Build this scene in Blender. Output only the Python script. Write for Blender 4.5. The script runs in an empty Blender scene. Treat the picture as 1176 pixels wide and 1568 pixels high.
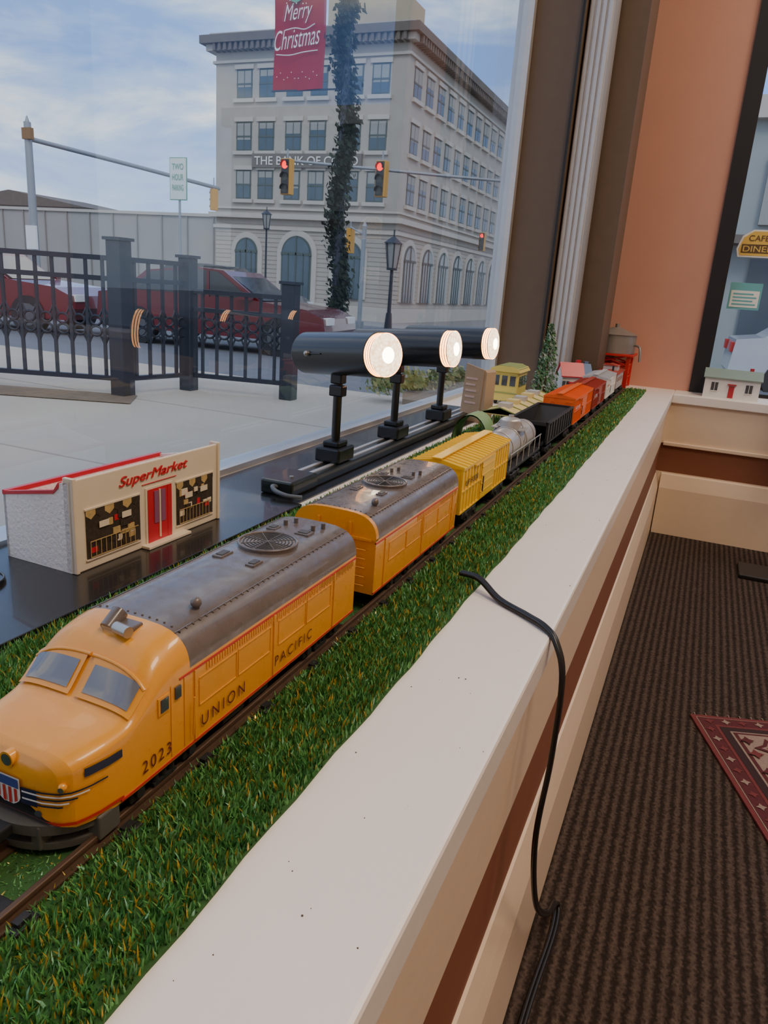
import bpy, bmesh, math, random
import numpy as np
from mathutils import Matrix, Vector
random.seed(4); np.random.seed(4)
S=bpy.context.scene
# ---------------------------------------------------------------- materials
MATS={}
def M(name,col,rough=.5,metal=0,var=.08,scale=30,bump=0,bscale=200,emit=0,coat=0,ecol=None,spec=.5,rvar=0):
    if name in MATS: return MATS[name]
    m=bpy.data.materials.new(name); m.use_nodes=True; nt=m.node_tree; N=nt.nodes; L=nt.links
    p=N['Principled BSDF']
    tc=N.new('ShaderNodeTexCoord'); no=N.new('ShaderNodeTexNoise'); no.inputs['Scale'].default_value=scale; no.inputs['Detail'].default_value=4
    L.new(tc.outputs['Object'],no.inputs['Vector'])
    mx=N.new('ShaderNodeMix'); mx.data_type='RGBA'
    mx.inputs[6].default_value=(*[max(0,c*(1-var)) for c in col],1); mx.inputs[7].default_value=(*[min(1,c*(1+var)) for c in col],1)
    L.new(no.outputs['Fac'],mx.inputs[0]); L.new(mx.outputs[2],p.inputs['Base Color'])
    p.inputs['Roughness'].default_value=rough; p.inputs['Metallic'].default_value=metal
    p.inputs['Coat Weight'].default_value=coat; p.inputs['Specular IOR Level'].default_value=spec
    if rvar:
        n3=N.new('ShaderNodeTexNoise'); n3.inputs['Scale'].default_value=scale*2.3; n3.inputs['Detail'].default_value=6; L.new(tc.outputs['Object'],n3.inputs['Vector'])
        r3=N.new('ShaderNodeMapRange'); r3.inputs[1].default_value=.35; r3.inputs[2].default_value=.65; r3.inputs[3].default_value=rough-rvar; r3.inputs[4].default_value=rough+rvar
        L.new(n3.outputs['Fac'],r3.inputs[0]); L.new(r3.outputs[0],p.inputs['Roughness'])
    if bump:
        n2=N.new('ShaderNodeTexNoise'); n2.inputs['Scale'].default_value=bscale; L.new(tc.outputs['Object'],n2.inputs['Vector'])
        bp=N.new('ShaderNodeBump'); bp.inputs['Strength'].default_value=bump; bp.inputs['Distance'].default_value=.5/bscale
        L.new(n2.outputs['Fac'],bp.inputs['Height']); L.new(bp.outputs['Normal'],p.inputs['Normal'])
    if emit:
        p.inputs['Emission Color'].default_value=(*(ecol or col),1); p.inputs['Emission Strength'].default_value=emit
    MATS[name]=m; return m
# ---------------------------------------------------------------- builder
class B:
    def __init__(s,name): s.name=name; s.v=[]; s.f=[]; s.mi=[]; s.sm=[]; s.mats=[]; s.X=Matrix.Identity(4)
    def m(s,mat):
        if mat not in s.mats: s.mats.append(mat)
        return s.mats.index(mat)
    def add(s,vs,fs,mat,smooth=False):
        o=len(s.v); k=s.m(mat) if not isinstance(mat,list) else None
        s.v+=[tuple(s.X@Vector(q)) for q in vs]
        for i,f in enumerate(fs):
            s.f.append(tuple(o+j for j in f)); s.mi.append(k if k is not None else s.m(mat[i])); s.sm.append(smooth)
    def box(s,x0,x1,y0,y1,z0,z1,mat,bev=0):
        if bev:
            bm=bmesh.new(); bmesh.ops.create_cube(bm,size=1)
            for q in bm.verts: q.co=Vector(((x0+x1)/2+q.co.x*(x1-x0),(y0+y1)/2+q.co.y*(y1-y0),(z0+z1)/2+q.co.z*(z1-z0)))
            bmesh.ops.bevel(bm,geom=bm.edges[:],offset=bev,segments=2,affect='EDGES',profile=.5)
            bm.verts.index_update()
            s.add([q.co.copy() for q in bm.verts],[[q.index for q in f.verts] for f in bm.faces],mat,False); bm.free(); return
        v=[(x0,y0,z0),(x1,y0,z0),(x1,y1,z0),(x0,y1,z0),(x0,y0,z1),(x1,y0,z1),(x1,y1,z1),(x0,y1,z1)]
        s.add(v,[(0,3,2,1),(4,5,6,7),(0,1,5,4),(1,2,6,5),(2,3,7,6),(3,0,4,7)],mat)
    def cyl(s,a,b,r,mat,r2=None,n=20,caps=True,smooth=True):
        a=Vector(a);b=Vector(b);r2=r if r2 is None else r2; d=(b-a).normalized()
        u=d.orthogonal().normalized(); w=d.cross(u); vs=[]
        for c,rr in((a,r),(b,r2)):
            for i in range(n):
                t=2*math.pi*i/n; vs.append(c+(u*math.cos(t)+w*math.sin(t))*rr)
        s.add(vs,[(i,(i+1)%n,n+(i+1)%n,n+i) for i in range(n)],mat,smooth)
        if caps: s.add(vs,[tuple(range(n))[::-1],tuple(range(n,2*n))],mat)
    def tube(s,pts,r,mat,n=8,sub=6):
        P=[Vector(p) for p in pts]; Q=[]
        if sub>1 and len(P)>2:
            for i in range(len(P)-1):
                p0=P[max(i-1,0)];p1=P[i];p2=P[i+1];p3=P[min(i+2,len(P)-1)]
                for k in range(sub):
                    t=k/sub; Q.append(.5*((2*p1)+(p2-p0)*t+(2*p0-5*p1+4*p2-p3)*t*t+(3*p1-p0-3*p2+p3)*t**3))
            Q.append(P[-1])
        else: Q=P
        vs=[];u=None
        for i,q in enumerate(Q):
            d=(Q[min(i+1,len(Q)-1)]-Q[max(i-1,0)]).normalized()
            if u is None: u=d.orthogonal().normalized()
            u=(u-d*u.dot(d)).normalized(); w=d.cross(u)
            for k in range(n):
                t=2*math.pi*k/n; vs.append(q+(u*math.cos(t)+w*math.sin(t))*r)
        fs=[(i*n+k,i*n+(k+1)%n,(i+1)*n+(k+1)%n,(i+1)*n+k) for i in range(len(Q)-1) for k in range(n)]
        s.add(vs,fs,mat,True); s.add(vs,[tuple(range(n))[::-1],tuple(range(len(vs)-n,len(vs)))],mat)
    def grid(s,fn,us,vs_,mat,smooth=True):
        v=[fn(a,b) for a in us for b in vs_]; n=len(vs_)
        s.add(v,[(i*n+j,(i+1)*n+j,(i+1)*n+j+1,i*n+j+1) for i in range(len(us)-1) for j in range(n-1)],mat,smooth)
    def prism(s,poly,axis,a,b,mat,smooth=False):
        def P(p,t):
            return {'x':(t,p[0],p[1]),'y':(p[0],t,p[1]),'z':(p[0],p[1],t)}[axis]
        n=len(poly); v=[P(p,a) for p in poly]+[P(p,b) for p in poly]
        s.add(v,[(i,(i+1)%n,n+(i+1)%n,n+i) for i in range(n)],mat,smooth)
        s.add(v,[tuple(range(n))[::-1],tuple(range(n,2*n))],mat)
    def sph(s,c,r,mat,n=16,zs=1,half=False):
        r=(r,r,r) if not isinstance(r,tuple) else r
        us=np.linspace(0,2*math.pi,n+1); vv=np.linspace(0 if half else -math.pi/2,math.pi/2,n//2+1)
        s.grid(lambda a,b:(c[0]+r[0]*math.cos(a)*math.cos(b),c[1]+r[1]*math.sin(a)*math.cos(b),c[2]+r[2]*math.sin(b)),us,vv,mat)
    def disc(s,c,nrm,r,mat,n=24):
        c=Vector(c);d=Vector(nrm).normalized();u=d.orthogonal().normalized();w=d.cross(u)
        s.add([c+(u*math.cos(2*math.pi*i/n)+w*math.sin(2*math.pi*i/n))*r for i in range(n)],[tuple(range(n))],mat)
    def text(s,st,o,xa,ya,w,h,mat,shear=0,depth=0.0,spacing=1.0,off=.008):
        cu=bpy.data.curves.new('t','FONT'); cu.body=st; cu.space_character=spacing; cu.extrude=0.02 if depth else 0; cu.shear=shear
        cu.offset=off
        ob=bpy.data.objects.new('t',cu); S.collection.objects.link(ob); bpy.context.view_layer.update()
        me=bpy.data.meshes.new_from_object(ob.evaluated_get(bpy.context.evaluated_depsgraph_get()))
        P=[q.co.copy() for q in me.vertices]; x0=min(p.x for p in P);x1=max(p.x for p in P);y0=min(p.y for p in P);y1=max(p.y for p in P)
        xa=Vector(xa).normalized();ya=Vector(ya).normalized();za=xa.cross(ya);o=Vector(o)
        vs=[o+xa*((p.x-x0)/(x1-x0)*w)+ya*((p.y-y0)/(y1-y0)*h)+za*(p.z/.02*depth if depth else 0) for p in P]
        s.add(vs,[tuple(f.vertices) for f in me.polygons],mat)
        bpy.data.objects.remove(ob); bpy.data.meshes.remove(me); bpy.data.curves.remove(cu)
    def leaves(s,centers,size,mats,flat=False):
        for c in centers:
            d=Vector(np.random.normal(size=3)).normalized(); u=d.orthogonal().normalized(); w=d.cross(u); k=size*random.uniform(.6,1.3); c=Vector(c)
            s.add([c-u*k*.35,c+w*k,c+u*k*.35,c-w*k*.4],[(0,1,2,3)],random.choice(mats))
    def done(s):
        me=bpy.data.meshes.new(s.name); me.from_pydata(s.v,[],s.f)
        for m in s.mats: me.materials.append(m)
        me.polygons.foreach_set('material_index',s.mi); me.polygons.foreach_set('use_smooth',s.sm); me.update()
        o=bpy.data.objects.new(s.name,me); S.collection.objects.link(o); return o
# ---------------------------------------------------------------- camera
Yw=Vector((507,308,-1132)).normalized(); Zw=Vector((268,3716,1132)).normalized()
Zw=(Zw-Yw*Zw.dot(Yw)).normalized(); Xw=Yw.cross(Zw)
cam=bpy.data.cameras.new('camera'); co=bpy.data.objects.new('camera',cam); S.collection.objects.link(co); S.camera=co
cam.sensor_fit='VERTICAL'; cam.sensor_height=36; cam.lens=26; cam.clip_start=.01; cam.clip_end=500
R=Matrix((Xw,Yw,Zw)).to_4x4(); R.translation=Vector((0,0,.27)); co.matrix_world=R
# ---------------------------------------------------------------- world
w=bpy.data.worlds.new('sky'); S.world=w; w.use_nodes=True; nt=w.node_tree;N=nt.nodes;L=nt.links
bg=N['Background']; tc=N.new('ShaderNodeTexCoord'); mp=N.new('ShaderNodeMapping'); mp.inputs['Scale'].default_value=(1.2,1.2,3.6); mp.inputs['Location'].default_value=(.35,.1,.2)
no=N.new('ShaderNodeTexNoise'); no.inputs['Scale'].default_value=2.9; no.inputs['Detail'].default_value=8; no.inputs['Roughness'].default_value=.56; no.inputs['Distortion'].default_value=.35
L.new(tc.outputs['Generated'],mp.inputs[0]); L.new(mp.outputs[0],no.inputs['Vector'])
cr=N.new('ShaderNodeValToRGB'); e=cr.color_ramp; e.elements[0].position=.40; e.elements[0].color=(.20,.36,.78,1); e.elements[1].position=.62; e.elements[1].color=(1.05,1.02,1.0,1)
q=e.elements.new(.49); q.color=(.36,.52,.86,1)
q=e.elements.new(.55); q.color=(.62,.73,.92,1)
q=e.elements.new(.72); q.color=(.62,.68,.80,1)
L.new(no.outputs['Fac'],cr.inputs[0])
sx=N.new('ShaderNodeSeparateXYZ'); L.new(tc.outputs['Generated'],sx.inputs[0])
mr=N.new('ShaderNodeMapRange'); mr.inputs[1].default_value=0; mr.inputs[2].default_value=.18; mr.inputs[3].default_value=.5; mr.inputs[4].default_value=0
L.new(sx.outputs['Z'],mr.inputs[0]); mx=N.new('ShaderNodeMix'); mx.data_type='RGBA'; mx.inputs[7].default_value=(.72,.83,1,1)
L.new(mr.outputs[0],mx.inputs[0]); L.new(cr.outputs[0],mx.inputs[6]); L.new(mx.outputs[2],bg.inputs[0]); bg.inputs[1].default_value=1.7
# ---------------------------------------------------------------- room
cream=M('cream_paint',(.78,.62,.45),.45,var=.03,bump=.05,bscale=60)
white=M('white_sill_paint',(.92,.86,.79),.32,var=.04,scale=12,bump=.06,bscale=90)
brown=M('brown_band',(.24,.085,.04),.6)
pink=M('terracotta_wall',(.62,.315,.225),.8,var=.05,scale=8,bump=.15,bscale=400)
wallm=M('beige_wall',(.55,.40,.32),.8)
ceilm=M('ceiling_tile',(.75,.73,.70),.9)
black=M('black_frame',(.012,.012,.013),.4)
bronze=M('bronze_frame',(.13,.09,.06),.45,var=.1)
silver=M('brushed_aluminium',(.62,.62,.62),.38,metal=.6)
def room(name,*a,bev=0):
    b=B(name); b.box(*a,bev=bev); return b.done()
b=B('window_sill'); b.box(-.64,-.078,-1.5,2.80,-.03,0,white,bev=.003)
spk=M('dirt_speck',(.12,.08,.05),.8)
for i in range(60):
    x=random.uniform(-.155,-.083); y=random.uniform(.1,1.6); r=random.uniform(.0002,.0007); b.sph((x,y,0),r,spk,n=6)
b.done()
room('window_sill',-.078,2.6,2.62,2.80,-.03,0,white,bev=.003)
b=B('wall_left')
b.box(-.64,-.086,-1.5,2.8,-.155,-.031,cream); b.box(-.64,-.089,-1.5,2.8,-.268,-.155,brown); b.box(-.64,-.092,-1.5,2.8,-.475,-.268,cream); b.box(-.64,-.56,-1.5,2.8,2.3,2.5,wallm); b.done()
b=B('wall_front')
b.box(-.092,2.6,2.63,2.8,-.165,-.031,cream); b.box(-.092,2.6,2.634,2.8,-.262,-.165,brown); b.box(-.092,2.6,2.634,2.8,-.475,-.262,cream)
b.box(-.335,-.035,2.76,2.9,0,2.5,pink); b.box(-.335,2.6,2.76,2.9,2.3,2.5,pink); b.box(1.6,2.6,2.76,2.9,0,2.3,pink); b.done()
def basebd(name,f):
    b=B(name); prof=[(0,-.475),(.018,-.475),(.018,-.315),(.013,-.295),(.006,-.270),(0,-.266)]; f(b,prof); b.done()
basebd('baseboard_left',lambda b,p:b.prism([(-.092+x,z) for x,z in p],'y',-1.5,2.62,cream))
basebd('baseboard_front',lambda b,p:b.prism([(2.634-x,z) for x,z in p],'x',-.07,2.6,cream))
b=B('trim_front'); b.box(-.082,2.6,2.622,2.64,-.172,-.160,cream,bev=.002); b.done()
room('ceiling',-.64,2.6,-1.5,2.9,2.5,2.55,ceilm)
room('wall_back',-.64,2.6,-1.6,-1.5,-.475,2.5,wallm)
room('wall_right',2.6,2.7,-1.6,2.9,-.475,2.5,wallm)
# carpet
cm=bpy.data.materials.new('ribbed_carpet'); cm.use_nodes=True; nt=cm.node_tree;N=nt.nodes;L=nt.links;p=N['Principled BSDF'];p.inputs['Roughness'].default_value=.95;p.inputs['Specular IOR Level'].default_value=.1
tc=N.new('ShaderNodeTexCoord'); wv=N.new('ShaderNodeTexWave'); wv.inputs['Scale'].default_value=21; wv.inputs['Distortion'].default_value=2.8; wv.inputs['Detail'].default_value=2; wv.inputs['Detail Scale'].default_value=9
n1=N.new('ShaderNodeTexNoise'); n1.inputs['Scale'].default_value=220; n1.inputs['Detail'].default_value=3
L.new(tc.outputs['Object'],wv.inputs[0]); L.new(tc.outputs['Object'],n1.inputs[0])
mu=N.new('ShaderNodeMath'); mu.operation='MULTIPLY'; L.new(wv.outputs['Fac'],mu.inputs[0]); L.new(n1.outputs['Fac'],mu.inputs[1])
cr=N.new('ShaderNodeValToRGB'); cr.color_ramp.elements[0].position=.0; cr.color_ramp.elements[0].color=(.024,.018,.015,1); cr.color_ramp.elements[1].position=.62; cr.color_ramp.elements[1].color=(.105,.076,.062,1)
L.new(mu.outputs[0],cr.inputs[0]); L.new(cr.outputs[0],p.inputs['Base Color']); bp=N.new('ShaderNodeBump'); bp.inputs['Distance'].default_value=.003; L.new(mu.outputs[0],bp.inputs['Height']); L.new(bp.outputs[0],p.inputs['Normal'])
room('floor',-.09,2.6,-1.5,2.634,-.525,-.475,cm)
# rug
b=B('patterned_rug'); b.X=Matrix.Translation((.092,1.395,-.4745))@Matrix.Rotation(math.radians(20),4,'Z')
mar=M('rug_maroon',(.085,.014,.018),.95,scale=200,var=.4); nav=M('rug_dark',(.03,.012,.014),.95); bei=M('rug_beige',(.27,.20,.165),.95,scale=250,var=.35); red2=M('rug_red',(.15,.028,.03),.95,scale=200,var=.35)
W,Ln=1.3,.8
for k,(o,mm) in enumerate([(0,red2),(.008,bei),(.010,mar),(.034,red2),(.040,nav),(.054,bei),(.058,mar),(.064,bei),(.15,red2),(.16,mar)]):
    b.box(o,W-o,-Ln+o,-o,0 if k==0 else .004+.0006*(k-1),.004+.0006*k,mm)
ZM=.0096
def diamond(x,y,r,z,mm):
    b.add([(x-r,y,z),(x-r*.35,y-r*.35,z),(x,y-r,z),(x+r*.35,y-r*.35,z),(x+r,y,z),(x+r*.35,y+r*.35,z),(x,y+r,z),(x-r*.35,y+r*.35,z)],[tuple(range(8))],mm)
def motif(x,y,z):
    for (dx,dy,r,mm) in [(0,0,.032,mar),(0,0,.019,bei),(0,0,.011,red2),(.036,.020,.014,mar),(-.036,-.020,.014,red2),(.036,-.020,.013,red2),(-.036,.020,.013,mar)]:
        z+=.0002; diamond(x+dx,y+dy,r,z,mm)
for i in range(13): motif(.108+i*.090,-.106,ZM); motif(.108+i*.090,-Ln+.106,ZM)
for i in range(1,7): motif(.108,-.106-i*.092,ZM)
for i in range(40): diamond(.028+i*.031,-.022,.009,.0062,bei if i%2 else red2)
for i in range(24): diamond(.022,-.05-i*.031,.009,.0062,bei if i%2 else red2)
for i in range(60):
    x=.01+i*.0215; b.tube([(x,0,.002),(x+.002,.012,.001)],.0012,bei,n=4)
b.done()
b=B('floor_stand'); b.box(.20,.55,2.29,2.42,-.475,-.462,black,bev=.003); b.cyl((.42,2.355,-.462),(.42,2.355,.0),.012,black); b.box(.30,.54,2.345,2.365,.0,.3,black,bev=.003); b.done()
# ---------------------------------------------------------------- windows
def glass():
    m=bpy.data.materials.new('window_glass'); m.use_nodes=True; nt=m.node_tree;N=nt.nodes;L=nt.links; N.remove(N['Principled BSDF'])
    t=N.new('ShaderNodeBsdfTransparent'); t.inputs[0].default_value=(.94,.95,.94,1); g=N.new('ShaderNodeBsdfGlossy'); g.inputs['Roughness'].default_value=.0
    f=N.new('ShaderNodeFresnel'); f.inputs[0].default_value=1.55; mx=N.new('ShaderNodeMixShader'); L.new(f.outputs[0],mx.inputs[0]); L.new(t.outputs[0],mx.inputs[1]); L.new(g.outputs[0],mx.inputs[2]); L.new(mx.outputs[0],N['Material Output'].inputs[0]); return m
gl=glass()
b=B('window_1')
b.add([(-.60,-1.5,0),(-.60,2.25,0),(-.60,2.25,2.3),(-.60,-1.5,2.3)],[(0,1,2,3)],gl)
b.add([(-.622,-1.5,0),(-.622,2.25,0),(-.622,2.25,2.3),(-.622,-1.5,2.3)],[(0,1,2,3)],gl)
b.box(-.628,-.592,-1.5,2.25,0,.010,silver); 
b.box(-.628,-.585,2.235,2.26,0,2.3,silver)
b.box(-.63,-.455,2.262,2.34,0,2.3,bronze)
b.box(-.459,-.453,2.25,2.262,0,2.3,black)
b.box(-.450,-.385,2.30,2.40,0,2.3,silver)
for i in range(4): b.box(-.446+i*.016,-.437+i*.016,2.292,2.30,0,2.3,silver)
b.box(-.452,-.308,2.42,2.60,0,2.3,bronze); b.box(-.350,-.328,2.60,2.76,0,2.3,black)
b.box(-.64,-.44,2.34,2.9,0,2.3,bronze)
b.done()
b=B('window_2')
b.add([(0,2.83,0),(1.6,2.83,0),(1.6,2.83,2.3),(0,2.83,2.3)],[(0,1,2,3)],gl)
b.box(-.035,.016,2.75,2.9,0,2.3,black); b.box(.016,1.6,2.8,2.9,0,.012,black); b.box(1.55,1.6,2.78,2.9,0,2.3,black); b.done()
yel=M('sign_gold',(.75,.50,.10),.6); teal=M('poster_teal',(.15,.45,.48),.6); pw=M('poster_white',(.85,.85,.82),.6); dbr=M('sign_dark_brown',(.12,.07,.03),.6)
b=B('window_sticker'); yy=2.822
b.prism([(.035,.445),(.145,.445),(.155,.47),(.14,.51),(.115,.53),(.07,.53),(.04,.51),(.028,.47)],'y',yy,yy+.003,pw)
b.prism([(.04,.45),(.14,.45),(.149,.47),(.135,.505),(.113,.525),(.072,.525),(.045,.505),(.034,.47)],'y',yy-.0008,yy,yel)
b.prism([(.042,.458),(.14,.458),(.14,.485),(.042,.485)],'y',yy-.0015,yy-.0008,dbr); b.text('DINER',(.047,yy-.002,.462),(1,0,0),(0,0,1),.09,.018,yel); b.text('CAFE',(.06,yy-.002,.495),(1,0,0),(0,0,1),.06,.018,dbr); b.done()
b=B('window_poster'); b.box(.032,.130,yy,yy+.002,.28,.365,teal); b.box(.038,.124,yy-.001,yy,.287,.34,pw)
for i in range(4): b.box(.045,.117-.01*(i%2),yy-.0015,yy-.001,.294+i*.011,.299+i*.011,teal)
b.done()
# lights in room
def area(n,loc,rot,sz,p,col,sy=None):
    l=bpy.data.lights.new(n,'AREA'); l.energy=p; l.color=col; l.size=sz
    if sy: l.shape='RECTANGLE'; l.size_y=sy
    o=bpy.data.objects.new(n,l); S.collection.objects.link(o); o.location=loc; o.rotation_euler=rot
area('ceiling_light',(1.0,.3,2.48),(0,0,0),.6,42,(1,.80,.60),1.2)
area('ceiling_light',(1.0,2.0,2.48),(0,0,0),.6,28,(1,.80,.60),.6)
# ---------------------------------------------------------------- turf
CX=-.264
def turf():
    x0,x1,y0,y1=-.425,-.162,-.25,2.62
    b=B('artificial_grass_strip'); base=M('turf_backing',(.03,.10,.02),.9,scale=200,var=.5)
    n=120
    edge=[x1+.0007*math.sin(i*1.7)+.0006*math.sin(i*.45+1) for i in range(n+1)]
    vs=[];fs=[]
    for i in range(n+1):
        y=y0+(y1-y0)*i/n; vs+=[(x0,y,.0),(x0,y,.0015),(edge[i],y,.0015),(edge[i],y,.0)]
    for i in range(n):
        for k in range(3): fs.append((i*4+k,i*4+k+1,i*4+k+5,i*4+k+4))
    b.add(vs,fs,base)
    ob=b.done()
    xs=[];ys=[]
    for (a,c,d) in [(-.25,.55,520000),(.55,1.1,260000),(1.1,2.62,90000)]:
        k=int((c-a)*(x1-x0)*d); xs.append(np.random.uniform(x0,x1,k)); ys.append(np.random.uniform(a,c,k))
    X=np.concatenate(xs);Y=np.concatenate(ys)
    keep=~((np.abs(X-CX)<.036)&(Y>.21)&(np.random.rand(len(X))<.85)); X=X[keep];Y=Y[keep]; k=len(X)
    ej=np.interp(Y,np.linspace(y0,y1,n+1),edge); X=np.where(X>x1-.002,ej-np.random.uniform(0,.003,k),X)
    ang=np.random.uniform(0,2*np.pi,k); h=np.random.uniform(.0045,.0088,k); dd=np.abs(X-CX); h=np.where(dd<.039,h*.30,np.where(dd<.046,h*.7,h)); ln=np.random.uniform(.0008,.0042,k); la=np.random.uniform(0,2*np.pi,k); wd=np.random.uniform(.0004,.0007,k)
    far=np.clip(Y,0,2.6); wd*=1+far*.5
    ln=np.where(X>x1-.006,ln*.5,ln)
    V=np.zeros((k,5,3)); cx=np.cos(ang)*wd; sy=np.sin(ang)*wd
    V[:,0]=np.stack([X-cx,Y-sy,np.full(k,.001)],1); V[:,1]=np.stack([X+cx,Y+sy,np.full(k,.001)],1)
    mx_,my_=X+np.cos(la)*ln*.35,Y+np.sin(la)*ln*.35
    V[:,2]=np.stack([mx_+cx*.8,my_+sy*.8,h*.6],1); V[:,3]=np.stack([mx_-cx*.8,my_-sy*.8,h*.6],1)
    V[:,4]=np.stack([X+np.cos(la)*ln,Y+np.sin(la)*ln,h],1)
    me=bpy.data.meshes.new('blades'); me.vertices.add(k*5); me.vertices.foreach_set('co',V.ravel())
    base_i=np.arange(k)*5
    loops=np.stack([base_i,base_i+1,base_i+2,base_i+3,base_i+3,base_i+2,base_i+4],1).ravel()
    me.loops.add(k*7); me.loops.foreach_set('vertex_index',loops.astype(np.int32))
    me.polygons.add(k*2); st=np.stack([np.arange(k)*7,np.arange(k)*7+4],1).ravel(); me.polygons.foreach_set('loop_start',st.astype(np.int32))
    r=np.random.rand(k); mi=np.where(r<.14,1,np.where(r<.17,2,0)); me.polygons.foreach_set('material_index',np.repeat(mi,2).astype(np.int32))
    at=me.attributes.new('rnd','FLOAT','POINT'); at.data.foreach_set('value',np.repeat(np.random.rand(k),5).astype(np.float32))
    me.update(); me.validate()
    gm=bpy.data.materials.new('grass_blade'); gm.use_nodes=True; nt=gm.node_tree;N=nt.nodes;L=nt.links;p=N['Principled BSDF'];p.inputs['Roughness'].default_value=.4
    a=N.new('ShaderNodeAttribute'); a.attribute_name='rnd'; cr=N.new('ShaderNodeValToRGB'); cr.color_ramp.elements[0].color=(.03,.15,.035,1); cr.color_ramp.elements[1].color=(.16,.44,.12,1); L.new(a.outputs['Fac'],cr.inputs[0]); L.new(cr.outputs[0],p.inputs['Base Color'])
    me.materials.append(gm); me.materials.append(M('straw_blade',(.62,.42,.05),.25,var=.2,metal=.3)); me.materials.append(M('mint_blade',(.35,.75,.48),.3))
    o=bpy.data.objects.new('blades',me); S.collection.objects.link(o); o.parent=ob
turf()
# ---------------------------------------------------------------- track
rail=M('rusty_rail',(.13,.08,.05),.45,metal=.5,var=.3,scale=60); tie=M('tie_black',(.02,.02,.02),.5)
b=B('toy_railroad_track')
for dx in(-.035,0,.035): 
    b.box(CX+dx-.0016,CX+dx+.0016,-.3,2.56,.0055,.0082,rail,bev=.0006); b.box(CX+dx-.0006,CX+dx+.0006,-.3,2.56,.002,.006,rail); b.box(CX+dx-.0045,CX+dx+.0045,-.3,2.56,.0020,.0034,rail)
y=-.28
while y<2.55:
    b.box(CX-.045,CX+.045,y,y+.013,.0005,.0032,tie,bev=.0006)
    for dx in(-.035,.035):
        for s in(-1,1): b.box(CX+dx+s*.006-.002,CX+dx+s*.006+.002,y+.003,y+.010,.003,.0052,tie)
    y+=.064
b.done()
# ---------------------------------------------------------------- train pieces
UPy=M('loco_armour_yellow',(.80,.345,.025),.32,var=.10,scale=35,coat=.4,rvar=.07); UPg=M('loco_roof_grey',(.135,.112,.098),.33,var=.32,scale=55,coat=.3,rvar=.13)
redl=M('red_line',(.55,.03,.02),.4); dk=M('dark_underframe',(.022,.022,.024),.45,var=.2); winm=M('cab_window',(.06,.07,.08),.08,coat=1); steel=M('steel',(.45,.44,.42),.35,metal=.8)
pil=M('pilot_grey',(.10,.10,.085),.5); wht=M('white_plastic',(.8,.79,.75),.4); blu=M('shield_blue',(.04,.07,.25),.4); chrome=M('chrome',(.7,.7,.7),.15,metal=1)
def truck(b,yc,hw=.030,sp=.034):
    for s in(-1,1):
        x=CX+s*hw
        b.box(x-.003,x+.003,yc-sp*.95,yc+sp*.95,.0135,.0205,dk,bev=.001)
        for k in(-.5,.5):
            b.box(x-.004,x+.004,yc+k*sp-.0055,yc+k*sp+.0055,.0100,.0205,dk,bev=.001); b.cyl((x+s*.003,yc+k*sp,.0150),(x+s*.006,yc+k*sp,.0150),.003,dk,n=10)
        for k in(-.15,0,.15): b.cyl((x+s*.002,yc+k*sp,.010),(x+s*.002,yc+k*sp,.019),.0022,dk,n=8)
        b.box(x-.003,x+.004,yc-.009,yc+.009,.0092,.0112,dk)
    for k in(-.5,.5):
        for s in(-1,1): b.cyl((CX+s*(hw-.011),yc+k*sp,.0195),(CX+s*(hw-.005),yc+k*sp,.0195),.0110,dk,n=20)
        b.cyl((CX-.02,yc+k*sp,.0195),(CX+.02,yc+k*sp,.0195),.002,steel,n=8)
def coupler(b,y,d):
    b.box(CX-.004,CX+.004,min(y,y+d*.014),max(y,y+d*.014),.015,.020,dk); b.cyl((CX+.001,y+d*.015,.011),(CX+.001,y+d*.015,.023),.0045,dk,n=10)
XF=[1,.9985,.993,.98,.96,.93,.88,.8,.68,.5,.25,0]; XF=XF+[-q for q in XF[-2::-1]]
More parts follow.
